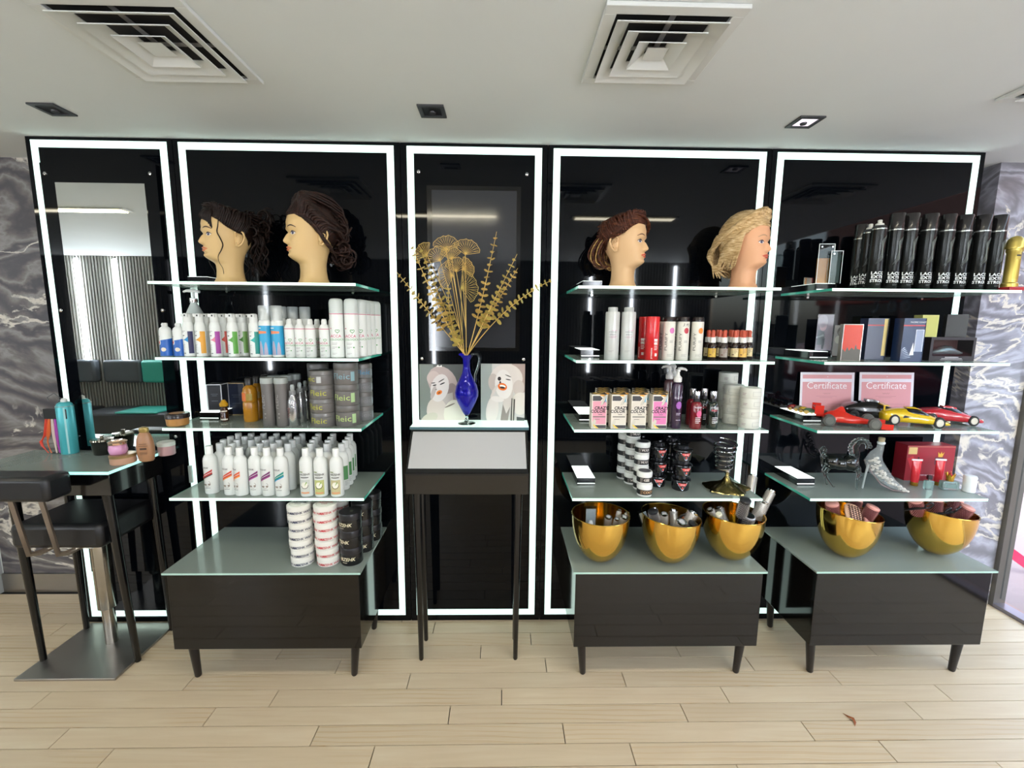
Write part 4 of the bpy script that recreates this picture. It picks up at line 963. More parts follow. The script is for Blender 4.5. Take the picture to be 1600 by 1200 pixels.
def shampoo():
    t_ = MB().text('FLEIC', .022, 0, .11, R=.026, ang=-.1, rot=PI/2, sx=1.2); lines(t_, .026, -.1, .055, .007, (1,), .003, .004); disc(t_, .026, -.1, .04, .0025, .0025)
    return parts('shampoo_bottle', ('bottle', MB().lathe([(.024, 0), (.026, .003), (.0235, .09), (.0235, .12), (.0265, .19)], 28), mat(GR, .4, metal=.25)), ('>lettering', t_, mat('a5a3a0', .4)), ('cap', MB().lathe([(.028, .188), (.028, .208), (.0265, .213)], 28), mat('9aa09c', .35)))
for i, (px, y) in enumerate([(420, -.295), (441, -.295), (431, -.225), (449, -.205), (462, -.15)]): put('shampoo', shampoo, (XP(px, y, S2+.08), y, S2), 'tall grey waisted shampoo bottle, %s' % ['front left', 'front right', 'left one behind', 'right one behind', 'rearmost one'][i], 'bottle', 'tall grey shampoo bottles')
def alu():
    return parts('aluminium_spray', ('bottle', MB().lathe([(.022, 0), (.0235, .003), (.0235, .1), (.021, .118), (.0145, .13), (.0135, .137)], 26), mat('b4b5b8', .22, metal=.9)), ('>label', lines(MB(), .0235, -.45, .078, .016, (1, .8, .9, .6, .8, .5), .008, .003), mat('8d5f5c', .5)), ('collar', MB().lathe([(.0145, .137), (.0145, .155)], 18), mat('7d7f80', .4)), ('nozzle', MB().lathe([(.008, .155), (.009, .175), (.006, .182)], 14).box(-.003, .003, -.014, .0, .164, .172), mat('bfc6c6', .15, alpha=.8)))
for i, (px, y) in enumerate([(459, -.29), (470, -.22), (479, -.155)]): put('alu', alu, (XP(px, y, S2+.05), y, S2), 'shiny aluminium pump spray bottle, %s of the three' % ['front', 'middle', 'rear'][i], 'bottle', 'aluminium spray bottles')
hh = .0615
FT = [tub(.053, hh-.0006, GR, 'Fleic', 'b4b43c', a, .034, e) for a, e in ((-.1, None), (-.4, None), (-.05, None), (-.9, 'b9bcbc'))]
for i in range(4): put('ft%d' % i, FT[i], (XP(505, -.275, S2+.1), -.275, S2+hh*i), 'flat grey jar with yellow lettering, %s of the front left stack' % ['bottom', 'second from bottom', 'third from bottom', 'top'][i], 'jar', 'flat grey jars')
BT = [tub(.051, .0925, GR, 'Fleic', c, a, .036, e) for c, a, e in (('b9d27a', -.15, 'a8c890'), ('b9d27a', -.2, 'a8c890'), ('7fa7b4', -.15, '86aab4'))]
for i in range(3): put('bt%d' % i, BT[i], (XP(543, -.265, S2+.1), -.268, S2+.0931*i), 'large grey jar with %s print, %s of the front right stack' % ('pale blue' if i == 2 else 'lime', ['bottom', 'middle', 'top'][i]), 'jar', 'large grey jars')
for i in range(4): put('sb%d' % (i // 3), tub(.046, .0655, '77787a', 'Fleic', '4d9ac0' if i == 3 else '8b8d8e', .5, .03, '9aa6ac'), (XP(566, -.155, S2+.1), -.15, S2+.0662*i), 'grey jar in the rear right stack, %s' % ['bottom', 'second', 'third', 'top one'][i], 'jar', 'grey jars in the rear stacks')
for i in range(4): put('sb0', None, (XP(499, -.15, S2+.1), -.15, S2+.0662*i), 'grey jar in the rear left stack, %s' % ['bottom', 'second', 'third', 'top one'][i], 'jar', 'grey jars in the rear stacks')
# --- left column, lowest shelf: white bottles
LO = [(331, -.281, 'swoosh', ('b8332f', '3a2a2c'), 'red'), (361, -.296, 'swoosh', ('cf4a36', 'e88a3a'), 'orange red'), (378, -.303, 'swoosh', ('de5f34', 'f0a04a'), 'bright orange'), (401, -.300, 'swoosh', ('7a2a68', 'a4488f'), 'purple'), (420, -.305, 'swoosh', ('6d2660', '97407f'), 'plum'), (441, -.310, 'swoosh', ('1f8a7c', '2f8ac0'), 'teal')]
for i, (px, y, k, c, nm) in enumerate(LO): put('lo'+nm, lotion(k, c, -.02 if i != 2 else -.4), (XP(px, y, S3+.05), y, S3), 'white lotion bottle with %s swoosh, %s from the left in the front row' % (nm, ORD[i]), 'bottle', 'white lotion bottles')
for i, (px, y, c) in enumerate([(480, -.312, 'c9cdc6'), (502, -.314, 'b9bd7a'), (527, -.314, 'c0b88c')]):
    put('he%d' % i, lotion('herbal', (c,), .05), (XP(px, y, S3+.05), y, S3), 'white lotion bottle with %s herbal label, %s of the right front three' % (['grey', 'lime green', 'olive'][i], ORD[i]), 'bottle', 'white herbal lotion bottles')
RW = [(-.235, [346, 366, 388, 409, 430, 452, 487, 512, 535]), (-.175, [352, 373, 395, 417, 438, 459, 490, 514, 541]), (-.115, [363, 385, 405, 427, 446, 466, 494, 518, 545]), (-.055, [375, 395, 414, 434, 453, 474, 499, 522, 548])]
for r_, (y, xs) in enumerate(RW):
    xs = [x for k, x in enumerate(xs) if not (r_ == 0 and k in (2,))]
    for i, px in enumerate(xs):
        side = px > 530
        put('loside' if side else 'loplain', lotion('side' if side else 'plain'), (XP(px, y, S3+.1), y, S3), ('white lotion bottle with green side label, at the right end of row %s' if side else 'plain white capped lotion bottle, '+ORD[i]+' from the left in row %s') % ['two', 'three', 'four', 'five'][r_], 'bottle', 'white lotion bottles')
# --- left cabinet top: wax tins
def waxtin(txtc, ang):
    def f():
        R, H = .0475, .0388
        b = MB().lathe([(R, .0), (R+.0006, .0015), (R+.0006, H*.5)], 40); l = MB().lathe([(R+.0012, H*.5+.0005), (R+.0012, H-.003), (R-.002, H-.0004), (R-.004, H-.0002)], 40)
        tp = MB(); pts = [(.036*math.cos(2*PI*k/36), .036*math.sin(2*PI*k/36), H+.0000) for k in range(36)]; tp.tube(pts, .0007, 4, closed=True)
        tx = MB(); tx.text('ABZEHK', .017, 0, .004, xf=Matrix.Translation((0, 0, H+.0002)) @ Matrix.Rotation(-PI/2, 4, 'X') @ Matrix.Rotation(0, 4, 'Z'), shear=.2, bold=.02); tx.text('WAX', .011, 0, -.013, xf=Matrix.Translation((0, 0, H+.0002)) @ Matrix.Rotation(-PI/2, 4, 'X'), bold=.02)
        w1 = MB().text('ABZEHK WAX', .0142, 0, .0055, R=R+.0008, ang=ang, shear=.2, bold=.02).text('ABZEHK WAX', .0142, 0, .0055, R=R+.0008, ang=ang+1.45, shear=.2, bold=.02)
        return parts('wax_tin', ('tin', b, mat('e6e5dd', .35)), ('>side_lettering', w1, mat(txtc, .5)), ('lid', l, mat('e9e8e0', .35)), ('>ring', tp, mat('b4b2a8', .5)), ('>lid_lettering', tx, mat(txtc, .5)))
    return f
for c, nm, px, col in ((0, 'navy', 471, '2c3350'), (1, 'red', 511, 'c22a35')):
    for i in range(7):
        av = [-.95, -1.25, -.75, -.85, -1.05, -1.25, -1.15][i] if c == 0 else [-.6, -.8, -.75, -.95, -.8, -.85, -.7][i]
        put('wax%s%d' % (nm, i % 4), waxtin(col, -.9 if c == 0 else -.7), (XP(px+.9*math.sin(i*2+c), -.343, SB+.1)+(i-3)*-.0006, -.343, SB+.0395*i), 'flat white wax tin with %s lettering, %s of the front stack' % (nm, ['bottom', 'second from bottom', 'third from bottom', 'middle', 'third from top', 'second from top', 'top'][i]), 'tin', 'white wax tins', rz=random.uniform(-.25, .25))
for c, nm, px in ((0, 'navy', 489), (1, 'red', 529)):
    for i in range(7): put('wax%s0' % nm, None, (XP(px, -.20, SB+.15), -.20, SB+.0395*i), 'flat white wax tin with %s lettering, %s in the rear stack' % (nm, ['bottom', 'second from bottom', 'third from bottom', 'middle', 'third from top', 'second from top', 'top'][i]), 'tin', 'white wax tins', rz=random.uniform(-.3, .3))
def blacktin(ang):
    def f():
        R, H = .0475, .079
        tx = MB().text('ABZEHK', .0215, 0, .024, R=R+.0006, ang=ang, shear=.25, bold=.02)
        return parts('black_wax_jar', ('jar', MB().lathe([(R*.97, 0), (R, .003), (R, H*.62)], 36), mat('141417', .25)), ('>lettering', tx, mat('d8cfae', .35)), ('>subtitle', lines(MB(), R, ang-.1, .014, .022, (1,), .003, .003, .0008), mat('b0a890', .4)), ('lid', MB().lathe([(R*1.01, H*.63), (R*1.02, H*.66), (R*1.02, H*.94), (R*.98, H-.0005)], 36), mat('1b1b1f', .3)), ('>lid_mark', MB().box(.0, .012, -.008, .008, H-.0005, H), mat('5d6354', .3)))
    return f
for c, (px, y, sn) in enumerate(((549, -.338, 'front'), (567, -.225, 'middle'), (581, -.115, 'rear'))):
    for i in range(3 if c == 0 else 4): put('blk%d' % i if i < 3 else 'blk0', blacktin([-.25, -.75, -.45][i % 3]), (XP(px, y, SB+.1), y, SB+.0796*i) if not (c and i == 3) else (XP(px, y, SB+.1), y, SB+.0796*3), 'black wax jar with pale lettering, %s of the %s stack' % (['bottom', 'middle' if c == 0 else 'second', 'top' if c == 0 else 'third', 'top'][i], sn), 'jar', 'black wax jars') if not (i == 3 and SB+.0796*4 > S3-.012) else None
# --- side table things
def tealcan():
    return parts('hairspray_can', ('can', MB().lathe([(.032, 0), (.0335, .003), (.0335, .235), (.027, .249), (.018, .256)], 30), mat('4fb4bb', .3, metal=.2)), ('>rim', MB().lathe([(.0342, .234), (.0342, .238)], 30), mat('8fa6a6', .3, metal=.8)), ('>seam_stripe', rect(MB(), .0335, .55, .75, .004, .232, .0005, 3), mat('a9d8d8', .25)), ('nozzle', MB().lathe([(.013, .256), (.013, .268), (.007, .274)], 16), PW))
put('teal', tealcan, (XP(110, -.05, ZT+.1), -.062, ZT+.0006), 'plain turquoise spray can standing on the side table by the mirror', 'can')
def pot():
    return parts('glass_candle_pot', ('pot', MB().lathe([(.033, 0), (.036, .003), (.044, .062), (.045, .068), (.041, .068), (.034, .01)], 30), mat('171713', .12, coat=.5)), ('lid', MB().lathe([(.046, .069), (.044, .077), (.01, .08), (.006, .088), (.01, .093)], 30), mat('8d8878', .1, metal=.8)))
put('pot', pot, (XP(163, -.07, ZT+.03), -.078, ZT+.0006), 'black glass pot with metal lid on the side table', 'pot')
put('tin', lambda: parts('powder_tin', ('tin', MB().lathe([(.046, 0), (.048, .003), (.048, .03)], 34), mat('c69a80', .4)), ('lid', MB().lathe([(.0495, .0305), (.0495, .041), (.046, .044)], 34), mat('a0845a', .3, metal=.6))), (XP(198, -.195, ZT+.02), -.215, ZT+.0006), 'flat peach coloured tin with gold rim at the front of the side table', 'tin')
put('pjar', lambda: parts('cream_jar', ('jar', MB().lathe([(.03, 0), (.033, .003), (.036, .02), (.033, .04), (.031, .044)], 10), mat('d99cc4', .1, coat=.4)), ('lid', MB().lathe([(.034, .0445), (.034, .055), (.036, .058), (.031, .062), (.02, .064)], 24), mat('dcb49c', .12, metal=.85))), (XP(190, -.195, ZT+.07), -.215, ZT+.0446), 'pink faceted cream jar with rose gold lid stacked on the peach tin', 'jar')
def brownb():
    def oval(a, b, z0, z1, n=28): return None
    b = MB().lathe([(.026, 0), (.031, .006), (.036, .04), (.036, .07), (.033, .1), (.026, .125), (.016, .138)], 32, sy=.62)
    g = MB(); rr = lambda z: .0
    lab = MB()
    for (w_, z, h_) in ((.03, .085, .0016), (.036, .075, .0016), (.026, .058, .009), (.03, .045, .001), (.03, .041, .001), (.026, .037, .001)): lab.box(-w_/2, w_/2, -.0235, -.0222, z, z+h_)
    return parts('lotion_bottle', ('bottle', b, mat('a87a58', .3)), ('>print', lab, mat('4a3324', .5)), ('cap', MB().lathe([(.018, .137), (.021, .143), (.018, .158), (.006, .163)], 22, sy=.7), mat('b39a5c', .25, metal=.7)))
put('brownb', brownb, (XP(232, -.17, ZT+.05), -.185, ZT+.0006), 'rounded tan brown lotion bottle with gold cap', 'bottle', rz=.25)
put('rjar', lambda: parts('cream_jar', ('jar', MB().lathe([(.034, 0), (.036, .003), (.036, .045)], 26), mat('cfa3a6', .08, coat=.5)), ('lid', MB().lathe([(.037, .0455), (.037, .062), (.034, .065)], 26), mat('d9dcd4', .2))), (XP(262, -.075, ZT+.03), -.082, ZT+.0006), 'pale pink jar with white lid at the right back corner of the side table', 'jar')
# hair swatch holder
t = empty('hair_swatch_stand'); hx0 = XP(88, -.06, ZT+.2)
sw_cols = ['d8432c', 'e06a34', 'd8c4b8', 'a63a9c', '5a2a88', '2f3a98', '2f7a5a', '6a9a3c']
obj('clamp', MB().box(-.055, .055, -.012, .012, .175, .225), mat('0e0d10', .3), t, bevel=.003)
obj('hook', MB().tube([(.0, 0, .225), (.0, 0, .245), (.03, 0, .275), (.0, 0, .3), (-.035, 0, .28), (-.03, 0, .262)], .0022, 6), mat('4a4a4c', .3), t)
obj('post', MB().box(-.004, .004, .010, .016, .006, .18).box(-.05, .05, .0, .03, 0, .006), mat('1a1a1c', .4), t)
for i, c in enumerate(sw_cols):
    x = -.05+.0143*i; b = MB()
    for k in range(7): lock(b, [(x+.001*k-.003, -.004, .176), (x+.0012*k-.004-(.012 if i < 2 else 0), -.006+.001*k, .10), (x+.001*k-.004-(.030 if i == 0 else .016 if i == 1 else 0)*(1+.1*k), -.004, .055), (x+.001*k-.003-(.012 if i < 2 else 0), -.002, .004)], .0042, seg=8)
    obj('hair_swatch', b, mat(c, .4), t)['label'] = 'bright dyed hair swatch'
t.location = (XP(88, -.09, ZT+.1), -.075, ZT+.0006); tag(t, 'black clamp holding bright dyed hair swatches beside the turquoise can', 'hair swatches')
# ---------------------------------------------------------------- middle column
def tallwhite():
    R = .0305; pr = MB().text('volume', .0105, 0, .118, R=R, ang=0, bold=.0).text('SPRAY', .009, 0, .106, R=R, ang=0); lines(pr, R, 0, .098, .034, (.9,), .005, .001); lines(pr, R, 0, .04, .03, (.7, .5), .005, .0008)
    pk = MB().wrap(R, -.1, .62, lambda t_: (.126, .1275), 6, .001); lines(pk, R, .15, .101, .028, (1, .8), .006, .0012, .001)
    return parts('hair_product_bottle', ('bottle', MB().lathe([(.0295, 0), (R, .002), (R, .2), (.0285, .206)], 30), mat('c4c6c3', .28, metal=.15)), ('>print', pr, mat('5c5860', .5)), ('>pink_print', pk, mat('c878a0', .5)), ('cap', MB().lathe([(.0205, .205), (.0205, .222), (.019, .2255)], 26), mat('b4b7b5', .3)))
for i, px in enumerate((956, 981)): put('tallwhite', tallwhite, (XP(px, -.30, S1+.1), -.302, S1), 'tall silver white bottle with small cap, %s one' % ('left' if i == 0 else 'right'), 'bottle', 'tall silver white bottles', rz=-.15)
def redb(a):
    def f():
        R = .0285
        w1 = MB().text('HAIR', .013, 0, .075, R=R+.0002, ang=a+.25, bold=.02); w2 = MB().text('protezione', .0105, 0, .030, R=R, ang=a-.25, rot=PI/2, bold=.015)
        lines(w2, R, a+.3, .066, .016, (1, .9, 1, .8), .007, .0022); rect(w2, R, a+.15, a+.5, .018, .03, .0008, 3)
        return parts('red_bottle', ('bottle', MB().lathe([(.027, 0), (R, .002), (R, .183), (.0275, .187), (.01, .188)], 30), mat('c81f22', .18, coat=.3)), ('>badge', rect(MB(), R, a-.02, a+.55, .070, .092, .0006, 4), mat('e9e4e2', .4)), ('>badge_lettering', w1, mat('b81c22', .5)), ('>lettering', w2, mat('eadcd8', .4)))
    return f
put('red1', redb(.0), (XP(1019, -.30, S1+.1), -.302, S1), 'glossy red bottle with white badge in front', 'bottle', 'glossy red bottles')
put('red2', redb(-.9), (XP(1007, -.225, S1+.1), -.232, S1), 'glossy red bottle half hidden behind the other red one', 'bottle', 'glossy red bottles')
def cream(col, hand=False):
    def f():
        R = .0255
        ps = [('tube', MB().lathe([(.0245, 0), (R, .002), (R, .164), (.0245, .1665)], 28), mat('d6d3c9', .35)), ('>lettering', MB().text('PURIFY', .0165, 0, .080, R=R, ang=-.5, rot=PI/2, bold=.0, sx=1.5), mat('4a4644', .5)),
              ('cap', MB().lathe([(.0245, .167), (.0245, .184), (.022, .187)], 26), mat('1a1214', .25)), ('notes', lines(MB(), R, .15, .085, .014, (1, 1, 1, 1), .003, .0012), mat('9c9a94', .5)), ('fine_print', lines(MB(), R, 0, .026, .024, (1, .7, .9), .004, .0008), mat('77746e', .5))]
        if col: ps.insert(2, ('>dot', disc(MB(), R, .22, .128, .0105, .0125), mat(col, .4)))
        if hand: ps.insert(2, ('>handwriting', MB().text("3.95", .017, 0, .147, R=R, ang=.1, shear=.3), mat('1c1a1e', .5)))
        return parts('colour_tube', *ps)
    return f
for i, (px, y, c, nm, hd) in enumerate([(1044, -.295, 'cc6fae', 'pink', 0), (1066, -.295, 'b02436', 'dark red', 1), (1088, -.295, 'e87a20', 'orange', 0), (1036, -.23, 'd8a088', 'peach', 0), (1058, -.235, None, 'no', 0)]):
    put('cream'+nm, cream(c, hd), (XP(px, y, S1+.09), y-.005, S1), 'cream cylinder with black cap and %s dot, %s' % (nm, 'front row' if i < 3 else 'row behind'), 'bottle', 'cream cylinders with black caps', rz=-.05)
def drop(lc):
    def f():
        R = .0185
        b = MB().lathe([(.017, 0), (R, .002), (R, .058), (.015, .068), (.010, .074), (.010, .078)], 24)
        tip = MB().lathe([(.0095, .1), (.0085, .112), (.0095, .122), (.0075, .13), (.003, .132)], 14)
        return parts('dropper_bottle', ('bottle', b, mat('26150f', .1, coat=.4)), ('>label', rect(MB(), R, -1.25, .75, .014, .052, .0006, 10), mat(lc, .45)), ('>print', lines(lines(MB(), R, .1, .046, .014, (1, .7, .9, .5), .005, .0015, .0011), R, -.55, .022, .008, (1,), .004, .004, .0011), mat('6a3a2a', .5)), ('collar', MB().lathe([(.0135, .077), (.0135, .097), (.012, .1)], 20), mat('dedcd6', .3)), ('>rubber_bulb', tip, mat('b84a30', .4)))
    return f
DR = [(1113, -.285, 'c9a33c', 'ochre'), (1131, -.295, '8f8478', 'grey backed'), (1148, -.27, 'dcc896', 'cream'), (1161, -.28, 'dcae52', 'golden')]
for i, (px, y, c, nm) in enumerate(DR): put('drop'+nm, drop(c), (XP(px, y, S1+.06), y, S1), 'brown dropper bottle with orange bulb and %s label, %s of the front row' % (nm, ORD[i]), 'bottle', 'brown dropper bottles', rz=-.2)
for r_, (y, xs) in enumerate([(-.225, [1106, 1124, 1143, 1157, 1170]), (-.17, [1113, 1132, 1151, 1166]), (-.115, [1120, 1140, 1158])]):
    for i, px in enumerate(xs): put('dropcream', None, (XP(px, y, S1+.06), y, S1), 'brown dropper bottle with orange bulb, %s from left in row %s' % (ORD[i], ['two', 'three', 'four'][r_]), 'bottle', 'brown dropper bottles', rz=-.2)
# colour boxes
def cbox(face):
    def f():
        w_, d, h = .066, .05, .152; a = w_/2; y = -d/2-.0004
        P = lambda pts, k=0: MB().prism([(x, z) for x, z in pts], y-.0002*k-.0003, y-.0002*k)
        ps = [('carton', MB().box(-a, a, -d/2, d/2, 0, h), mat('ddd6c8', .45)),
              ('face_panel', P([(-a+.004, .02), (a-.003, .02), (a-.003, .122), (-a+.004, .122)]), mat(face, .45)),
              ('dark_band', P([(-a+.003, .124), (.004, .124), (.013, .135), (.002, .146), (-a+.003, .146)], 1), mat('38363a', .5)),
              ('dark_band', P([(-a+.026, .002), (a-.001, .002), (a-.001, .016), (-a+.012, .016)], 1), mat('38363a', .5)),
              ('streak', P([(.004, .104), (.014, .106), (.034-.002, .152), (.02, .152)], 2), mat('c2bcae', .5)), ('streak', P([(.016, .108), (.022, .125), (.03, .115), (.028, .13), (.032, .15), (.024, .13)], 3), mat('5ea6c4', .5)),
              ('streak', P([(.002, .147), (.018, .143), (.03, .1515), (.0, .1515)], 2), mat('e0a030', .5)), ('streak', P([(-.031, .002), (-.02, .002), (-.012, .034), (-.02, .046), (-.03, .026)], 2), mat('c9c3b4', .5)), ('streak', P([(-.026, .02), (-.016, .014), (.0, .002), (-.012, .002), (-.024, .012)], 3), mat('e3c24c', .5)),
              ('lettering', MB().text('CRAZY', .0185, .008, .086, y=y-.0006, bold=.035, shear=.1).text('COLOR', .0185, -.006, .071, y=y-.0006, bold=.035, shear=.1), mat('1c1a1c', .5)),
              ('small_lettering', MB().box(-.004, .014, y-.001, y-.0006, .062, .065).box(-.027, .027, y-.001, y-.0006, .051, .0555).box(-.02, .003, y-.001, y-.0006, .041, .043), mat('6d6862', .5)),
              ('top_print', MB().box(-a, a, -d/2, d/2, h, h+.0006), mat('2e2a28', .5)), ('top_streak', MB().prism([(0, 0)], 0, 0) if False else MB().add([(-.02, -.02, h+.0008), (-.008, -.024, h+.0008), (.03, .018, h+.0008), (.01, .022, h+.0008)], [(0, 1, 2, 3)], False).add([(-.03, .0, h+.0009), (-.018, -.01, h+.0009), (.0, .02, h+.0009), (-.012, .024, h+.0009)], [(0, 1, 2, 3)], False), mat('e4b85a', .5))]
        return parts('hair_colour_box', *ps)
    return f
FB = [(936, 'd995a6', 'dusty pink'), (967, 'd2cabc', 'cream grey'), (998, 'd2cabc', 'pale beige'), (1031, 'd878aa', 'bright pink')]
for i, (px, c, nm) in enumerate(FB): put('cb'+str(i) if i != 2 else 'cb1', cbox(c), (XP(px, -.335, S2+.08)+.002, -.305, S2), 'hair colour box with %s face, %s from the left in front' % (nm, ORD[i]), 'box', 'hair colour boxes')
for r_ in range(3):
    for i in range(4):
        x = XP([943, 972, 1001, 1031][i], -.25+.052*r_, S2+.15); put('cb1', None, (x, -.25+.053*r_, S2), 'hair colour box showing only its top, %s from the left in row %s' % (ORD[i], ['two', 'three', 'four'][r_]), 'box', 'hair colour boxes')
# pump and colour bottles
def gelpump(col):
    def f():
        R = .0235
        b = MB().lathe([(.022, 0), (R, .003), (R, .19), (.02, .2), (.012, .205)], 28)
        p = MB().lathe([(.013, .205), (.017, .208), (.017, .226), (.008, .236), (.006, .25), (.009, .252), (.009, .262)], 18).tube([(.0, 0, .262), (.014, 0, .266), (.032, 0, .262), (.038, 0, .256)], [.008, .0065, .005, .0035], 8)
        pr = MB().text('BLOND', .012, 0, .135, R=R, ang=.1, bold=.01); lines(pr, R, .1, .068, .02, (1, .8, 0, 0, 0, 1), .006, .002)
        return parts('pump_bottle', ('bottle', b, mat(col, .1, coat=.5)), ('>print', pr, mat('b9aec4', .4)), ('>emblem', disc(MB(), R, .12, .105, .0125, .0165, .0009), mat('9a56a8', .4)), ('pump', p, mat('d8d6d2', .35)))
    return f
put('gel', gelpump('2e1a34'), (XP(1056, -.30, S2+.1), -.305, S2), 'tall dark purple pump bottle beside the colour boxes', 'bottle')
put('gel2', gelpump('4a2c30'), (XP(1044, -.20, S2+.1), -.20, S2), 'brownish pump bottle behind the purple one', 'bottle', rz=PI)
put('gel2', None, (XP(1051, -.13, S2+.1), -.13, S2), 'brownish pump bottle farthest back behind the purple one', 'bottle', rz=PI+.3)
def capb(col, lab, frame):
    def f():
        R = .0255
        pr = MB().text('BARBER', .0095, 0, .094, R=R, ang=.05, bold=.01); lines(pr, R, .1, .05, .026, (1, .8, .9, .6), .0075, .003)
        ps = [('bottle', MB().lathe([(.0235, 0), (R, .004), (R, .1), (.021, .115), (.013, .121)], 28), mat(col, .08, coat=.6)), ('>print', pr, mat('cfc8cc', .4)), ('neck', MB().lathe([(.0135, .120), (.0135, .135)], 20), mat('17161a', .3)), ('cap', MB().lathe([(.0135, .1355), (.014, .165), (.0135, .168)], 22), mat('d9d9da', .06, metal=1))]
        if frame: ps.insert(2, ('>label_frame', rect(rect(rect(MB(), R, .55, .62, .03, .092, .0011, 2), R, -.1, .6, .03, .0325, .0011), R, -.1, .6, .09, .0925, .0011), mat('d8dcd8', .4))); ps.insert(2, ('>red_lettering', MB().text('MEN', .0125, 0, .08, R=R, ang=-.1, bold=.02), mat('b04850', .4)))
        else: ps.insert(2, ('>emblem', disc(MB(), R, .2, .068, .012, .015, .0009), mat(lab, .4)))
        return parts('styling_bottle', *ps)
    return f
put('capr', capb('6d0f1c', 'd05a84', 0), (XP(1087, -.31, S2+.08), -.312, S2), 'dark red bottle with chrome cap', 'bottle')
put('capg', capb('14201a', '6a8a70', 1), (XP(1113, -.31, S2+.08), -.312, S2), 'dark green bottle with chrome cap and framed label', 'bottle')
put('capg', None, (XP(1100, -.24, S2+.08), -.235, S2), 'dark green bottle with chrome cap, behind the front pair', 'bottle')
put('capr', None, (XP(1081, -.235, S2+.08), -.235, S2), 'dark red bottle with chrome cap standing behind the front red one', 'bottle')
def roll(R, H, a):
    def f():
        pr = lines(MB(), R, a-1.1, H*.45, .018, (1, .8), .006, .002, .0009)
        fr = MB()
        for z0, z1 in ((H*.22, H*.24), (H*.62, H*.64)): rect(fr, R, a-.3, a+.75, z0, z1, .0009, 6)
        rect(fr, R, a-.3, a-.27, H*.22, H*.64, .0009, 1); rect(fr, R, a+.72, a+.75, H*.22, H*.64, .0009, 1)
        return parts('strip_tin', ('tin', MB().lathe([(R*.98, 0), (R, .002), (R, H-.002), (R*.98, H-.0006)], 36), mat('d0cfc4', .4)), ('>print', pr, mat('a08088', .5)), ('>label_frame', fr, mat('9a9a94', .5)))
    return f
for i in range(4):
    put('roll%d' % (i % 2), roll(.0435, .0452, .0 if i % 2 else .15), (XP(1169, -.275, S2+.08), -.285, S2+.0454*i), 'white tin roll, %s in the front stack on the right' % ['bottom', 'second', 'third', 'top one'][i], 'tin', 'stacked white tin rolls')
    put('roll%d' % (i % 2), None, (XP(1145, -.19, S2+.08), -.19, S2+.0454*i), 'white tin roll, %s in the middle stack beside the green bottles' % ['bottom', 'second', 'third', 'top one'][i], 'tin', 'stacked white tin rolls', rz=-.7)
for i in range(5): put('roll%d' % (i % 2), None, (XP(1136, -.085, S2+.12), -.085, S2+.0454*i), 'white tin roll, %s in the tallest rear stack' % ['bottom', 'second', 'third', 'fourth', 'top one'][i], 'tin', 'stacked white tin rolls', rz=.3)
# --- lowest shelf: wax jars, black and red tubs, coil stand
def waxjar(v):
    def f():
        R, H = .0335, .057
        tx = MB().text(['WAX', 'WAX', 'COCO', 'GEL'][v], .016, 0, .016, R=R, ang=[.3, .3, .45, .2][v], shear=.2, bold=.03); lines(tx, R, -.45, .027, .014, (1, .8, .9, .6), .005, .001, .0012)
        return parts('wax_jar', ('jar', MB().lathe([(R*.95, 0), (R, .003), (R, .036)], 32), mat('dfe0dc', .35)), ('>black_band', rect(MB(), R, -2.2, 2.2, .009, .032, .0005, 24), mat('1a1a1d', .35)), ('>lettering', tx, mat('e0d8d0' if v != 2 else 'd8a878', .4)), ('lid', MB().lathe([(R*1.03, .0365), (R*1.03, .052), (R*.98, .056), (R*.9, .0565)], 32), mat('e4e5e1', .3)), ('>lid_disc', MB().lathe([(R*.8, .0566), (R*.8, .0570)], 28), mat('3c3a44', .3)))
    return f
WJ = [(1007, -.305, 2, 'front'), (1001, -.225, 4, 'second'), (987, -.150, 5, 'third'), (975, -.08, 5, 'rear')]
for px, y, n, nm in WJ:
    for i in range(n):
        v = [2, 3][i] if nm == 'front' else i % 2
        put('wj%d' % v, waxjar(v), (XP(px, y, S3+.06)+random.uniform(-.002, .002), y, S3+.0573*i-.0), 'small white wax jar with black band, %s of the %s stack' % (['bottom', 'second' if n > 2 else 'top', 'third', 'fourth', 'top'][i] if i < n-1 or n == 2 else 'top', nm), 'jar', 'small white wax jars', rz=random.uniform(-.2, .2)) if S3+.0573*(i+1) < S2-.012 else None
def redtub():
    R, H = .042, .071
    b = MB().lathe([(.034, 0), (.038, .003), (.041, .02), (.040, .04), (.046, .048), (.045, .052), (.03, .056)], 32)
    y = -.0425
    tri = [(-.026, .043), (.026, .043), (.003, .008), (-.003, .008)]
    tri2 = [(-.020, .040), (.020, .040), (.012, .028), (-.012, .028)]
    def cv(P, e):
        V = [((.0415+e)*math.sin(x/.042), -(.0415+e)*math.cos(x/.042), z) for x, z in P]; return MB().add(V, [tuple(range(len(V)))], False)
    return parts('gel_tub', ('tub', b, mat('0e0f12', .15, coat=.4)), ('>shield', cv(tri, .001), mat('8d8f94', .25, metal=.8)), ('>red_badge', cv(tri2, .003), mat('c63a30', .4)), ('>inner_shield', cv([(-.013, .0265), (.013, .0265), (.002, .012), (-.002, .012)], .0026), mat('15161a', .4)), ('>emblem', MB().wrap(.0415, -.1, .1, lambda t_: (.0185-.004*math.sin(PI*t_), .0185+.006*math.sin(PI*t_)), 6, .0032), mat('d85a50', .4)), ('>lettering', MB().text('STYLE', .0062, 0, .0325, R=.0415, ang=0, eps=.0036, bold=.02), mat('f0dcd8', .4)), ('lid_knob', MB().lathe([(.028, .0565), (.027, .070), (.024, .0712)], 24), mat('202226', .12, coat=.4)))
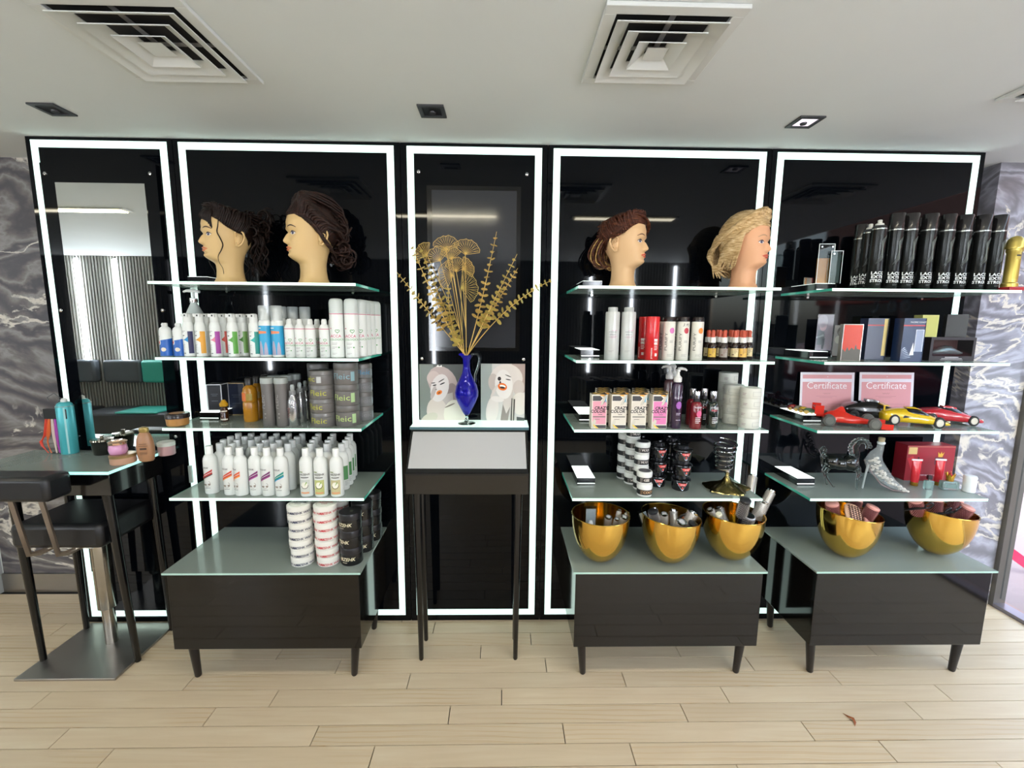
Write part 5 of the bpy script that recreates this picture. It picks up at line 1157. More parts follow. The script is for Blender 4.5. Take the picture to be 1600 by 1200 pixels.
for c, (px, y, nm) in enumerate(((1063, -.235, 'front'), (1026, -.185, 'left hand'))):
    for i in range(3): put('redtub', redtub, (XP(px, y, S3+.03)+[0, .003, .0][i], y, S3+.0716*i), 'black gel tub with red and silver triangle badge, %s of the %s stack' % (['bottom', 'middle', 'top'][i], nm), 'tub', 'black and red gel tubs', rz=[-.15, .1, .05][i]+(.1 if c else 0))
for i in range(3): put('redtub', None, (XP(1047, -.12, S3+.03), -.10, S3+.0716*i), 'black gel tub, %s of the rear stack' % ['bottom', 'middle', 'top'][i], 'tub', 'black and red gel tubs', rz=.9)
t = empty('coil_stand'); b = MB(); n = 44; V = []; F = []
prof = [(.098, 0, 1), (.096, .006, 1), (.082, .012, .9), (.066, .022, .6), (.042, .03, .3), (.024, .040, .1), (.014, .055, 0), (.009, .062, 0), (.0085, .085, 0)]
for r, z, k in prof:
    for i in range(n):
        a = 2*PI*i/n; rr = r*(1+k*.13*math.cos(5*a)+k*.05*math.cos(10*a+1)); V.append((rr*math.cos(a), rr*.88*math.sin(a), z+k*.004*math.cos(5*a)))
for j in range(len(prof)-1):
    for i in range(n): a, c = j*n+i, j*n+(i+1) % n; F.append((a, c, c+n, a+n))
F.append(tuple(reversed(range(n)))); F.append(tuple(range((len(prof)-1)*n, len(prof)*n))); b.add(V, F)
obj('base', b, brushed('antique_brass', '8f8152', .22), t)
cl = []
for i in range(170):
    a = i/170*2*PI*6.3; z = .095+.135*i/170; r = .034+.016*(i/170); cl.append((r*math.cos(a)-.012+.02*(z-.095)-.010, r*math.sin(a), z+.006*math.sin(a)))
obj('coil', MB().tube(cl, .0042, 8), mat('9a9a9a', .12, metal=1), t); obj('clip', MB().lathe([(.011, .084), (.011, .097)], 14), M_CHROME, t)
t.location = (XP(1137, -.235, S3+.1), -.235, S3+.0003); tag(t, 'brass ornamental base carrying a shiny metal coil spring', 'ornament')
# ---------------------------------------------------------------- brass bowls on the cabinets
def bowl(R, H, tl, tr=0, seed=0):
    def f():
        n = 56; k = 14; V = []; F = []
        def ring(R_, H_, z0, u):
            z = z0+H_*u; r = R_*math.sqrt(max(1e-4, 1-(1-u)**2.25)); out = []
            for i in range(n):
                a = 2*PI*i/n; zz = z+u**2*(tl*-math.cos(a)); out.append((r*math.cos(a), r*math.sin(a), zz))
            return out
        us = [0, .004, .015, .04, .08, .14, .22, .32, .43, .55, .68, .8, .9, 1]
        L = [ring(R, H, 0, u) for u in us]+[ring(R-.003, H-.0035, .004, u) for u in reversed(us)]
        for l in L: V += l
        for j in range(len(L)-1):
            for i in range(n): a, c = j*n+i, j*n+(i+1) % n; F.append((a, c, c+n, a+n))
        rim = [(R*math.cos(2*PI*i/n), R*math.sin(2*PI*i/n), H+tl*-math.cos(2*PI*i/n)) for i in range(n)]
        return parts('brass_bowl', ('bowl', MB().add(V, F), M_GOLD), ('rim', MB().tube(rim, .0024, 6, closed=True), M_GOLD))
    return f
def rbrush(r, L, barrel, bris, cap, capcol, dens=18):
    def f():
        # stands on its handle; origin at the foot of the handle
        h0 = .085
        ps = [('handle', MB().lathe([(.006, 0), (.009, .02), (.0085, h0-.01), (r*.5, h0)], 14), mat('1c1a1c', .4)),
              ('barrel', MB().lathe([(r*.78, h0), (r*.8, h0+.002), (r*.8, h0+L-.003), (r*.75, h0+L)], 22), barrel)]
        br = MB(); rr = random.Random(5); rows_ = int(L/.0065)
        for j in range(rows_):
            for i in range(dens):
                a = 2*PI*(i+.5*(j % 2))/dens; z = h0+.004+j*.0065; d = .0011
                V = [((r*.8)*math.cos(a-.06), (r*.8)*math.sin(a-.06), z-d), ((r*.8)*math.cos(a+.06), (r*.8)*math.sin(a+.06), z-d), ((r*.8)*math.cos(a), (r*.8)*math.sin(a), z+d*1.6), (r*1.12*math.cos(a), r*1.12*math.sin(a), z)]
                br.add(V, [(0, 1, 3), (1, 2, 3), (2, 0, 3)], False)
        ps.append(('bristles', br, bris))
        if cap == 'flat': ps.append(('end_cap', MB().lathe([(r*.92, h0+L-.004), (r*.98, h0+L), (r*.98, h0+L+.005), (r*.8, h0+L+.008)], 26), capcol))
        elif cap == 'ring': ps.append(('end_ring', MB().lathe([(r*.84, h0+L-.002), (r*.84, h0+L+.005), (r*.62, h0+L+.006), (r*.6, h0+L+.001), (r*.3, h0+L-.001)], 26), capcol)); ps.append(('end_disc', MB().lathe([(r*.56, h0+L+.0012), (r*.5, h0+L+.003)], 22), mat('dcdcdc' if capcol is not M_CHROME else 'b8b8b8', .3)))
        elif cap == 'black': ps.append(('end_ring', MB().lathe([(r*.95, h0+L-.002), (r*.95, h0+L+.005), (r*.8, h0+L+.007)], 26), mat('d0d0d2', .2, metal=.6))); ps.append(('end_disc', MB().lathe([(r*.78, h0+L+.006), (r*.74, h0+L+.009)], 24), mat('121216', .15)))
        return parts('round_brush', *ps)
    return f
M_SIL = mat('c6c1b9', .35, metal=.5); M_SILB = mat('9a928a', .5); M_PINK = mat('e8a498', .35); M_BURG = mat('6b3336', .6); M_GREYB = mat('4a484a', .5)
ZR = SB+.223
BW = [(XP(938.5, -.335, ZR), -.335, .128, .223, .0, 'leftmost of the three under the middle shelves'), (XP(1048, -.345, ZR), -.345, .128, .222, .008, 'centre one of the three under the middle shelves'), (XP(1146, -.32, ZR), -.32, .131, .223, .004, 'rightmost of the three, middle unit'),
      (XP(1327, -.30, ZR), -.30, .127, .222, .012, 'left one under the right hand shelves'), (XP(1470, -.275, ZR), -.275, .130, .222, .010, 'right one under the right hand shelves')]
for i, (x, y, R, H, tl, nm) in enumerate(BW):
    put('bowl%d' % i, bowl(R, H, tl), (x, y, SB+.0002), 'polished brass bowl of hair brushes, '+nm, 'bowl', 'brass bowls of brushes')
def brush(key, b, px, py, Yt, bx, by, label, cat='brush', z0=None, spin=0):
    # tip centre seen at (px,py) on plane Yt, foot resting inside the bowl at (bx,by)
    Yt = Yt-.06 if by < -.2 else Yt; tip = Vector(at(px, py, Yt)); foot = Vector((bx, by, z0 if z0 else SB+.02)); d = (tip-foot); Ld = d.length; d.normalize()
    o = put(key, b, (0, 0, 0), label, cat, 'hair brushes in the bowls'); Lb = PLEN[key]
    q = Vector((0, 0, 1)).rotation_difference(d); o.rotation_euler = (q @ Vector((1, 0, 0)).rotation_difference(Vector((math.cos(spin), math.sin(spin), 0)))).to_euler(); o.location = tip-d*Lb
    return o
PLEN = {}
def BR(key, r, L, *a): PLEN[key] = .085+L+.005; return rbrush(r, L, *a)
small = BR('b_small', .0125, .07, M_SIL, M_SILB, 'ring', M_CHROME); med = BR('b_med', .018, .08, M_SIL, M_SILB, 'ring', M_CHROME); lrg = BR('b_lrg', .026, .085, M_SIL, M_SILB, 'ring', M_CHROME)
capd = BR('b_cap', .023, .09, M_GREYB, M_SILB, 'flat', mat('26272b', .35)); pinkb = BR('b_pink', .027, .085, M_BURG, mat('a86a62', .5), 'flat', M_PINK, 22); pinks = BR('b_pinks', .022, .085, M_BURG, mat('a86a62', .5), 'flat', M_PINK, 20)
blkd = BR('b_blkd', .027, .085, M_GREYB, M_SILB, 'black', M_CHROME); white = BR('b_white', .014, .08, M_SIL, M_SILB, 'flat', mat('ddd8c0', .4)); longs = BR('b_long', .020, .12, M_SIL, M_SILB, 'ring', M_CHROME)
x, y = BW[0][:2]
for i, (px, py, Yt, k, f, nm) in enumerate([(951, 807, -.30, 'b_med', med, 'left of the cluster'), (964, 810, -.32, 'b_small', small, 'front small'), (976, 807, -.31, 'b_med', med, 'front right'), (968, 796, -.24, 'b_small', small, 'back'), (981, 800, -.26, 'b_small', small, 'far right')]):
    brush(k, f, px, py, Yt, x+.03+.008*i, y+.01, 'silver round brush in the left bowl, %s' % nm)
# clear packet standing in the left bowl
t = empty('clear_packet'); pk = MB().box(-.026, .026, -.006, .006, 0, .20)
obj('film', pk, thin_glass('clear_film', 'e8eef0'), t); obj('sheet', MB().box(-.022, .022, -.002, .002, .01, .19), mat('b9c0c4', .3, alpha=.45), t); obj('brush_inside', MB().lathe([(.008, .02), (.011, .04), (.011, .13), (.007, .14)], 14, (0, -.001, 0)), mat('c9ccd0', .3), t)
t.location = (XP(922, -.39, SB+.15), -.385, SB+.07); t.rotation_euler = (-.1, .04, .1); tag(t, 'clear plastic packet with a slim brush standing in the leftmost bowl', 'packet')
x, y = BW[1][:2]
for i, (px, py, Yt, k, f, nm) in enumerate([(1020, 798, -.29, 'b_cap', capd, 'black capped at left'), (1038, 802, -.31, 'b_med', med, 'slim silver upright'), (1066, 815, -.345, 'b_lrg', lrg, 'large ringed in front'), (1084, 800, -.27, 'b_lrg', lrg, 'large at the back right'), (1084, 818, -.33, 'b_cap', capd, 'black capped at right'), (1022, 793, -.20, 'b_small', small, 'small at the back left'), (1052, 796, -.21, 'b_long', longs, 'tilted at the back')]):
    brush(k, f, px, py, Yt, x-.03+.012*i, y+.01, 'round brush in the centre bowl, %s' % nm)
t = empty('clear_packet'); obj('film', MB().box(-.02, .02, -.006, .006, 0, .16), thin_glass('clear_film2', 'e8eef0'), t); obj('sheet', MB().box(-.016, .016, -.002, .002, .01, .15), mat('b9c0c4', .3, alpha=.45), t)
t.location = (XP(1010, -.34, SB+.15)+.03, -.35, SB+.09); t.rotation_euler = (-.1, -.35, .1); tag(t, 'clear plastic packet leaning in the centre bowl', 'packet')
t = empty('paddle_brush'); obj('head', MB().lathe([(.02, 0), (.028, .02), (.028, .06), (.018, .08)], 20, sy=.35), mat('1b1517', .4), t); obj('bristle_pad', MB().lathe([(.014, .015), (.02, .03), (.018, .065)], 16, (0, -.007, 0), sy=.25), mat('b5622c', .4), t)
t.location = (XP(1062, -.28, SB+.22)-.01, -.29, SB+.14); t.rotation_euler = (.3, .5, 0); tag(t, 'dark brush with orange brown pad at the back of the centre bowl', 'brush')
x, y = BW[2][:2]
for i, (px, py, Yt, k, f, nm) in enumerate([(1165, 781, -.375, 'b_cap', capd, 'black capped and tallest in front'), (1171, 806, -.345, 'b_blkd', blkd, 'black disc end with silver ring'), (1123, 803, -.33, 'b_white', white, 'cream capped at left front'), (1109, 795, -.26, 'b_med', med, 'silver at the left'), (1123, 792, -.2, 'b_long', longs, 'silver in the middle back')]):
    brush(k, f, px, py, Yt, x-.0+.006*i, y+.0, 'round brush in the third bowl, %s' % nm)
for i, (px, py, Yt, k, f, nm) in enumerate([(1177, 742, -.13, 'b_long', longs, 'tall one behind the shelf corner'), (1206, 766, -.20, 'b_long', longs, 'leaning farthest right'), (1193, 783, -.26, 'b_lrg', lrg, 'large one leaning right')]):
    brush(k, f, px, py, Yt, x+.045+.01*i, y+.0, 'silver round brush in the third bowl, %s' % nm, z0=SB+.05)
x, y = BW[3][:2]
for i, (px, py, Yt, k, f, nm) in enumerate([(1300, 786, -.25, 'b_pink', pinkb, 'left one'), (1365, 792, -.27, 'b_pink', pinkb, 'right one'), (1338, 781, -.15, 'b_pink', pinkb, 'back one')]):
    brush(k, f, px, py, Yt, x+(-.02, .02, .0)[i], y+.02, 'pink round brush with burgundy bristles in the fourth bowl, %s' % nm)
t = empty('vent_brush'); hp = MB(); hp.lathe([(.02, 0), (.036, .012), (.038, .05), (.034, .08), (.02, .09)], 24, sy=.3); obj('head', hp, mat('c9a084', .35), t)
tt = MB()
for i in range(5):
    for j in range(8): tt.tube([(-.026+.013*i, -.010, .012+.0088*j), (-.026+.013*i, -.021, .012+.0088*j)], .0018, 5)
obj('teeth', tt, mat('6d4a38', .5), t, kind='stuff'); gr = MB()
for i in range(4): gr.box(-.0215+.013*i, -.0175+.013*i, -.0115, -.0095, .012, .078)
obj('slot', gr, mat('3a2420', .6), t); obj('grip', MB().lathe([(.010, -.02), (.012, -.01), (.018, .002)], 14, sy=.6), mat('e0a79c', .35), t)
t.location = at(1336, 818, -.385); t.rotation_euler = (-.75, .25, -.1); tag(t, 'tan vent brush with rows of teeth in front of the fourth bowl brushes', 'brush')
put('pinkpad', lambda: parts('paddle_brush', ('head', MB().lathe([(.012, 0), (.03, .02), (.034, .055), (.028, .085), (.01, .095)], 24, sy=.35), M_PINK), ('grip', MB().lathe([(.009, -.012), (.012, .002)], 14), M_PINK)), (XP(1362, -.38, SB+.17), -.37, SB+.155), 'smooth pink paddle brush back at the right front of the fourth bowl', 'brush', 'hair brushes in the bowls', rot=(-.9, .9, 0))
x, y = BW[4][:2]
for i, (px, py, Yt, k, f, nm) in enumerate([(1430, 780, -.25, 'b_pink', pinkb, 'left one'), (1463, 779, -.2, 'b_pink', pinkb, 'middle one'), (1495, 781, -.15, 'b_pink', pinkb, 'back right one'), (1513, 792, -.26, 'b_pink', pinkb, 'front right one')]):
    brush(k, f, px, py, Yt, x+(-.03, 0, .02, .03)[i], y+.02, 'pink round brush with burgundy bristles in the fifth bowl, %s' % nm)
for i, (px, py) in enumerate([(1452, 790), (1481, 798), (1496, 796)]):
    p = at(px, py, -.37); t = empty('hair_clip'); ring = [(.013*math.cos(a), 0, .017*math.sin(a)) for a in [2*PI*k/16 for k in range(16)]]
    obj('ring', MB().tube(ring, .0035, 6, closed=True), mat('1c1d24', .2), t); obj('arm', MB().tube([(0, 0, -.017), (-.01, .02, -.05), (-.02, .04, -.09)], [.005, .006, .004], 7), mat('1c1d24', .2), t)
    t.location = p; t.rotation_euler = (.5, .2, .3*i); tag(t, 'black loop handled clip in the fifth bowl, %s' % ['left', 'middle', 'right'][i], 'hair clip', 'black clips in the fifth bowl')
# ---------------------------------------------------------------- right column
U3 = UN[2][0]
def acryl(w_, h, d, insert, col):
    def f():
        t = empty('acrylic_award'); a = w_/2
        obj('block', MB().box(-a, a, -d/2, d/2, 0, h), M_CLEAR, t, bevel=.002); ins = obj('insert', insert, mat(col, .5), t)
        e = MB()
        for sx in (-a, a-.0025): e.box(sx, sx+.0025, -d/2-.0006, -d/2, 0, h)
        e.box(-a, a, -d/2-.0006, -d/2, h-.0025, h); obj('bright_edge', e, mat('e6ecec', .2), t)
        for sx in (-a+.012, a-.012): obj('pin', MB().lathe([(.004, 0), (.004, .002)], 10, xf=Matrix.Translation((sx, -d/2-.0008, h-.014)) @ Matrix.Rotation(PI/2, 4, 'X')), M_CHROME, t)
        return t
    return f
put('ac1', acryl(.070, .178, .03, MB().box(-.028, .028, -.004, .004, .004, .115), 'a8680c'), (1.475, -.155, S0+.0357), 'tall clear acrylic award block with a gold printed insert on the top right shelf', 'award', rz=-.1)
put('ac2', acryl(.052, .145, .02, MB().box(-.022, .022, -.003, .003, .004, .14), '2c3c38'), (1.512, -.205+.03-.002, S0+.0357+.0), 'smaller clear acrylic award block with dark starry insert, before the tall one', 'award', rz=-.1)
put('ac3', lambda: parts('glass_plaque', ('block', MB().box(-.03, .03, -.008, .008, 0, .04), M_CLEAR, None, .002), ('>image', MB().box(-.027, .027, -.002, .002, .003, .037), mat('a8a49c', .4)), ('>image', MB().box(-.027, -.012, -.0026, -.0021, .005, .035), mat('c4885e', .4))), (1.474, -.06, S0+.0357), 'low pale glass plaque at the back of the lamp box on the top right shelf', 'award', rz=.4)
def lacx(open_=False):
    def f():
        R = .0275; hb = .25
        tx = MB().text('LACCA', .017, 0, .062, R=R, ang=.05, bold=.03, sx=1.15).text('EXTRA', .017, 0, .046, R=R, ang=.05, bold=.03, sx=1.15).text('STRONG', .0165, 0, .030, R=R, ang=.05, bold=.03, sx=1.0)
        sw = MB(); rr = random.Random(2)
        for k in range(9):
            a0 = -.3+.09*k; pts = []
            for i in range(8): th = a0+.28*math.sin(i*.55+k*.3)-.35+.1*i; pts.append(((R+.0004)*math.sin(th), -(R+.0004)*math.cos(th), .105+.0135*i+.003*k))
            sw.tube(pts, .0005, 4)
        lines(sw, R, .1, .022, .026, (.8, .6), .004, .0008)
        ps = [('can', MB().lathe([(.026, 0), (R, .002), (R, hb)], 32), mat('222423', .22, metal=.5)), ('>lettering', tx, mat('e4e6e4', .4)), ('>swirl_print', sw, mat('6b7270', .35)), ('>ring', MB().lathe([(R*1.02, hb-.002), (R*1.02, hb+.003)], 32), mat('b9bebc', .2, metal=.8))]
        if open_: ps += [('shoulder', MB().lathe([(R, hb+.003), (.023, hb+.014), (.02, hb+.016)], 28), mat('2a2a2c', .3)), ('nozzle', MB().lathe([(.016, hb+.016), (.015, hb+.024), (.008, hb+.027), (.008, hb+.038), (.006, hb+.04)], 18), mat('d8d6cc', .35))]
        else: ps += [('cap', MB().lathe([(R*.99, hb+.0035), (R*.99, hb+.066), (R*.93, hb+.0685)], 30), mat('1d1b1b', .2, coat=.3))]
        return parts('hairspray_can', *ps)
    return f
LX = [(1372, -.300, 1), (1398, -.29, 0), (1420, -.29, 0), (1449, -.29, 0), (1477, -.285, 0), (1503, -.28, 0), (1532, -.285, 0), (1556, -.285, 0)]
for i, (px, y, op) in enumerate(LX): put('lacx%d' % op, lacx(op), (XP(px-4, y, S0+.12), y, S0), ('open black hairspray can with white nozzle, in front' if op else 'tall black hairspray can with cap, %s from the left in the front row' % ORD[i-1]), 'can', 'tall black hairspray cans')
put('lacx1', None, (XP(1357, -.235, S0+.12), -.225, S0), 'open black hairspray can with white nozzle, second behind the front one', 'can', 'tall black hairspray cans', rz=-.5)
for i, (px, y) in enumerate([(1340, -.19), (1352, -.13)]): put('lacx0', None, (XP(px, y, S0+.12), y, S0), 'tall black capped hairspray can at the left of the rows behind, %s' % ('nearer' if i == 0 else 'farther'), 'can', 'tall black hairspray cans', s=.92 if i == 0 else .88, rz=-.4)
for i, px in enumerate([1405, 1433, 1461, 1489, 1517]): put('lacx0', None, (XP(px, -.215, S0+.12), -.215, S0), 'tall black capped hairspray can in the second row, %s from the left' % ORD[i], 'can', 'tall black hairspray cans')
def trophy():
    b = MB().lathe([(.028, .014), (.028, .028), (.0235, .032), (.0235, .145), (.027, .150), (.027, .160)], 30)
    return parts('gold_trophy', ('base', MB().box(-.035, .035, -.035, .035, 0, .014), mat('a8262c', .35), None, .0015), ('column', b, mat('c4ae58', .3, metal=.7)), ('>door_panel', rect(MB(), .0235, -.5, .5, .045, .12, .001, 6), mat('b39c48', .35, metal=.6)), ('>slot', rect(MB(), .0235, -.45, .25, .131, .137, .001, 4), mat('2a2418', .5)),
        ('domed_cap', MB().lathe([(.0315, .1605), (.032, .166), (.030, .172), (.029, .185), (.025, .197), (.016, .206), (.004, .21)], 30), mat('cdb862', .3, metal=.7)))
put('trophy', trophy, (XP(1576, -.30, S0+.05), -.305, S0), 'gold pillar box trophy on a red base, right end of the top shelf', 'ornament').scale = (.98, .98, 1.1)
# second shelf
t = empty('photo_stand'); w_, h = .075, .175
obj('panel', MB().box(-w_/2, w_/2, -.006, .006, .0, h), M_CLEAR, t, bevel=.001); y = -.0064
obj('photo', MB().box(-w_/2+.003, w_/2-.002, -.0005, .0005, .004, h-.004), mat('a79aa8', .35), t)
for nm, c, P in (('hair', 'c2b6c2', ell(-.012, .14, .022, .03)), ('face', 'd8b8c4', ell(-.008, .115, .015, .02)), ('coat', '8a8c94', [(-.03, .03), (.004, .03), (.0, .09), (-.03, .1)]), ('sleeve', 'dcdfe6', [(-.034, .06), (.0, .07), (-.004, .08), (-.034, .068)]), ('legs', '6d6f78', [(-.008, .01), (.0, .01), (.004, .06), (-.008, .06)])): obj(nm, MB().prism(P, -.0012, -.0006), mat(c, .4), t)
t.location = (1.505, -.165, S1+.0357); t.rotation_euler = (0, 0, -.12); tag(t, 'taller clear photo stand showing a pale haired figure on the second right shelf', 'photo frame')
t = empty('photo_stand'); w_, h = .06, .148
obj('panel', MB().box(-w_/2, w_/2, -.004, .004, .0, h), M_CLEAR, t, bevel=.001)
obj('photo', MB().box(-w_/2+.002, w_/2-.002, -.0005, .0005, .003, h-.003), mat('b3a9a6', .35), t)
for nm, c, P in (('hair', '6d6462', ell(.004, .116, .02, .022)), ('face', 'e0d6d4', ell(.0, .11, .0105, .014)), ('shoulder', 'd9d2c4', ell(-.01, .078, .013, .018)), ('dress', '5a2a44', [(.004, .095), (.018, .09), (.014, .04), (.0, .01), (.008, .05)])): obj(nm, MB().prism(P, -.0012, -.0006), mat(c, .4), t)
t.location = (1.575, -.175, S1+.0006+.012); t.rotation_euler = (0, 0, -.12); obj('foot', MB().box(-.03, .03, -.02, .02, -.012, -.0005), M_CLEAR, t); tag(t, 'shorter clear photo stand showing a curly haired figure', 'photo frame')
t = empty('perfume_box'); w_, d, h = .07, .06, .162; W2 = w_/2
obj('carton', MB().box(-W2, W2, -d/2, d/2, 0, h), mat('8a8478', .35), t); pr = MB().box(-W2+.002, W2-.002, -d/2-.0006, -d/2-.0001, .003, h-.003)
obj('front_print', pr, mat('c6381c', .3), t); obj('skyline_print', MB().prism([(-W2+.002, .003), (W2-.002, .003), (W2-.002, .05), (.02, .055), (.015, .075), (.01, .05), (-.0, .06), (-.008, .045), (-.015, .062), (-.022, .04), (-W2+.002, .055)], -d/2-.001, -d/2-.0007), mat('5a554e', .4), t)
obj('side_print', MB().box(W2+.0001, W2+.0006, -d/2+.003, d/2-.003, .003, h-.003), mat('b4282e', .35), t); obj('bottle_print', MB().box(W2+.0007, W2+.001, -.008, .010, .02, .1).box(W2+.0007, W2+.001, -.002, .004, .1, .135), mat('3a3c4c', .35), t)
e = MB()
for x_ in (-W2-.001, W2-.001): e.box(x_, x_+.002, -d/2-.001, -d/2+.001, 0, h)
e.box(-W2, W2, -d/2-.001, -d/2+.001, h-.002, h); obj('silver_edge', e, mat('d9d5cc', .2, metal=.4), t)
t.location = (XP(1330, -.27, S1+.08), -.262, S1+.0004); t.rotation_euler = (0, 0, -.42); tag(t, 'upright orange red perfume carton with a dark skyline print', 'box')
def bluebox(front):
    def f():
        w_, d, h = .088, .07, .19; a = w_/2
        P = [(-a, -d/2), (a-.01, -d/2), (a, -d/2+.01), (a, d/2), (-a, d/2)]; n = len(P)
        V = [(x, y_, 0) for x, y_ in P]+[(x, y_, h) for x, y_ in P]; b = MB().add(V, [tuple(reversed(range(n))), tuple(range(n, 2*n))]+[(i, (i+1) % n, (i+1) % n+n, i+n) for i in range(n)], False)
        y = -d/2
        ps = [('carton', b, mat('27395c' if front else '2b3552', .25)), ('red_line', MB().box(-a-.0006, a-.009, y-.0007, y-.0001, h-.034, h-.029).box(a+.0001, a+.0007, y+.011, d/2, h-.034, h-.029), mat('c23a40', .4))]
        if front:
            fr = MB().box(.004, .006, y-.001, y-.0002, .045, .14).box(.032, .034, y-.001, y-.0002, .045, .14).box(.004, .034, y-.001, y-.0002, .139, .141)
            sea = MB()
            for k in range(7): sea.prism([(-a, .012+.006*k), (-.004-.004*k, .02+.007*k), (-.01-.004*k, .021+.007*k)], y-.001, y-.0002)
            ps += [('window', MB().box(.006, .032, y-.0006, y-.0001, .045, .139), mat('8f9ab4', .2)), ('window_frame', fr, mat('dfe3e8', .3)), ('sail_print', MB().prism([(-.012, .028), (.004, .03), (-.002, .085)], y-.0016, y-.0011), mat('e8edf2', .3)), ('sea_print', sea, mat('b8c6da', .3)), ('lettering', MB().text('PACIFIC COAST', .0082, .008, h-.020, y=y-.0012, bold=.01), mat('e4e6ec', .4))]
        else: ps += [('gold_strip', MB().box(.02, .034, y-.0008, y-.0001, .02, h-.002), mat('a8945a', .3, metal=.4))]
        return parts('perfume_box', *ps)
    return f
put('blue1', bluebox(True), (XP(1420, -.28, S1+.08), -.278, S1+.0004), 'dark blue carton with red line, sailing boat print and window', 'box', rz=-.25, s=1.0)
put('blue0', bluebox(False), (XP(1368, -.20, S1+.08), -.185, S1+.0004), 'dark blue carton with red line and gold strip, behind the red carton', 'box', rz=-.25)
# model car box with things on top
t = empty('model_car_box'); w_, d, h = .20, .08, .107; a = w_/2; y = -d/2
fr = MB().box(-a, a, y, d/2, 0, .022).box(-a, a, y, d/2, h-.012, h).box(-a, -a+.012, y, d/2, .022, h-.012).box(a-.012, a, y, d/2, .022, h-.012).box(-a+.012, a-.012, d/2-.004, d/2, .022, h-.012)
obj('carton', fr, mat('2a2529', .4), t); obj('window', MB().box(-a+.012, a-.012, y+.001, y+.002, .022, h-.012), M_CLEAR, t)
obj('backing_print', MB().box(-a+.012, a-.012, d/2-.006, d/2-.0045, .022, h-.012), mat('7a4a48', .4), t)
cb = MB(); S = [(-.075, .026, .038, .044, .02, .016), (-.05, .024, .046, .05, .024, .018), (-.02, .024, .048, .072, .026, .016), (.02, .024, .048, .072, .026, .016), (.045, .024, .044, .05, .025, .018), (.078, .026, .034, .038, .02, .016)]
V = []; F = []
for (x_, zl, zb, zt, wb, wt) in S: V += [(x_, -wb, zl), (x_, -wb, zb), (x_, -wt, zt), (x_, wt, zt), (x_, wb, zb), (x_, wb, zl)]
for k in range(5):
    for j in range(6): F.append((k*6+j, k*6+(j+1) % 6, (k+1)*6+(j+1) % 6, (k+1)*6+j))
F += [(5, 4, 3, 2, 1, 0), tuple(range(30, 36))]; obj('model_car', cb.add(V, F), mat('8d8f90', .25, metal=.6), t, sub=1)
obj('lettering', MB().box(-.03, .03, y-.0006, y-.0001, .015, .018).box(-.045, .045, y-.0006, y-.0001, .0095, .0115).box(-.05, .05, y-.0006, y-.0001, .004, .0055), mat('d0cccc', .4), t)
t.location = (XP(1484, -.23, S1+.05), -.205, S1+.0004); t.rotation_euler = (0, 0, -.05); tag(t, 'black window carton holding a silver model car, lying long ways', 'box')
cx_, cz_ = t.location.x, S1+.0004+.107
put('yb', lambda: parts('perfume_box', ('carton', MB().box(-.035, .035, -.025, .025, 0, .1), mat('c9c777', .35)), ('side_print', MB().box(.0351, .0357, -.022, .022, .003, .097), mat('3c5a50', .4)), ('face_panel', MB().box(-.031, .031, -.0257, -.0251, .004, .096), mat('bdbb66', .35))), (XP(1441, -.17, cz_+.05), -.185, cz_+.0004), 'yellow green square carton standing on the model car box', 'box', rz=-.1, s=1.0)
put('bb2', lambda: parts('perfume_box', ('carton', MB().box(-.036, .036, -.028, .028, 0, .104), mat('16130f', .35)), ('side_print', MB().box(.0361, .0367, -.025, .025, .003, .101), mat('77767a', .35)), ('bottle_print', MB().add([(.0369, -.012, .03), (.0369, .0, .02), (.0369, .012, .035), (.0369, .006, .08), (.0369, -.008, .07)], [(0, 1, 2, 3, 4)], False), mat('d6d4d6', .3))), (XP(1490, -.18, cz_+.05), -.185, cz_+.0004), 'black carton with grey side standing on the model car box', 'box', rz=-.55)
# third shelf: certificates
for i, (x0, x1, zt, nm) in enumerate(((1.516, 1.795, 1.378, 'left one beside the lamp box'), (1.822, 2.105, 1.380, 'right one near the end of the shelf'))):
    t = empty('certificate'); W_ = x1-x0; H_ = zt-(S2+.0004); y = -.003
    tl = Matrix.Rotation(-.10, 4, 'X')
    def bx(a0, a1, c0, c1, k): return MB().box(a0*W_, a1*W_, -.0006*k-.0005, -.0006*k, c0*H_, c1*H_)
    obj('holder', MB().box(0, W_, -.0004, .002, 0, H_), mat('e8e0e8', .15, coat=.5), t)
    obj('sheet_band', bx(.04, .95, .855, .945, 1), mat('d8979a', .3), t); obj('sheet', bx(.04, .95, .03, .78, 1), mat('d8979a', .3), t)
    obj('lettering', MB().text('Certificate', .175*W_, .49*W_, .625*H_, y=-.0018, bold=.0), mat('f6eef0', .4), t)
    obj('rule', MB().box(.35*W_, .62*W_, -.0018, -.0014, .60*H_, .606*H_).box(.3*W_, .68*W_, -.0018, -.0014, .45*H_, .455*H_).box(.36*W_, .6*W_, -.0018, -.0014, .42*H_, .425*H_).box(.12*W_, .4*W_, -.0018, -.0014, .27*H_, .275*H_).box(.5*W_, .85*W_, -.0018, -.0014, .27*H_, .275*H_), mat('a86a70', .4), t)
    obj('signature', MB().tube([(.43*W_+.004*k, -.0018, .515*H_+.003*math.sin(k*2.3)) for k in range(10)], .0005, 4), mat('7a4a50', .4), t)
    obj('pin', MB().lathe([(.002, 0), (.002, .001)], 8, xf=Matrix.Translation((.5*W_, -.0015, .9*H_)) @ Matrix.Rotation(PI/2, 4, 'X')), PW, t)
    t.location = (x0, -.032, S2+.0006); t.rotation_euler = (-.09, 0, 0); tag(t, 'pink certificate in a clear holder, '+nm, 'certificate', 'pink certificates')
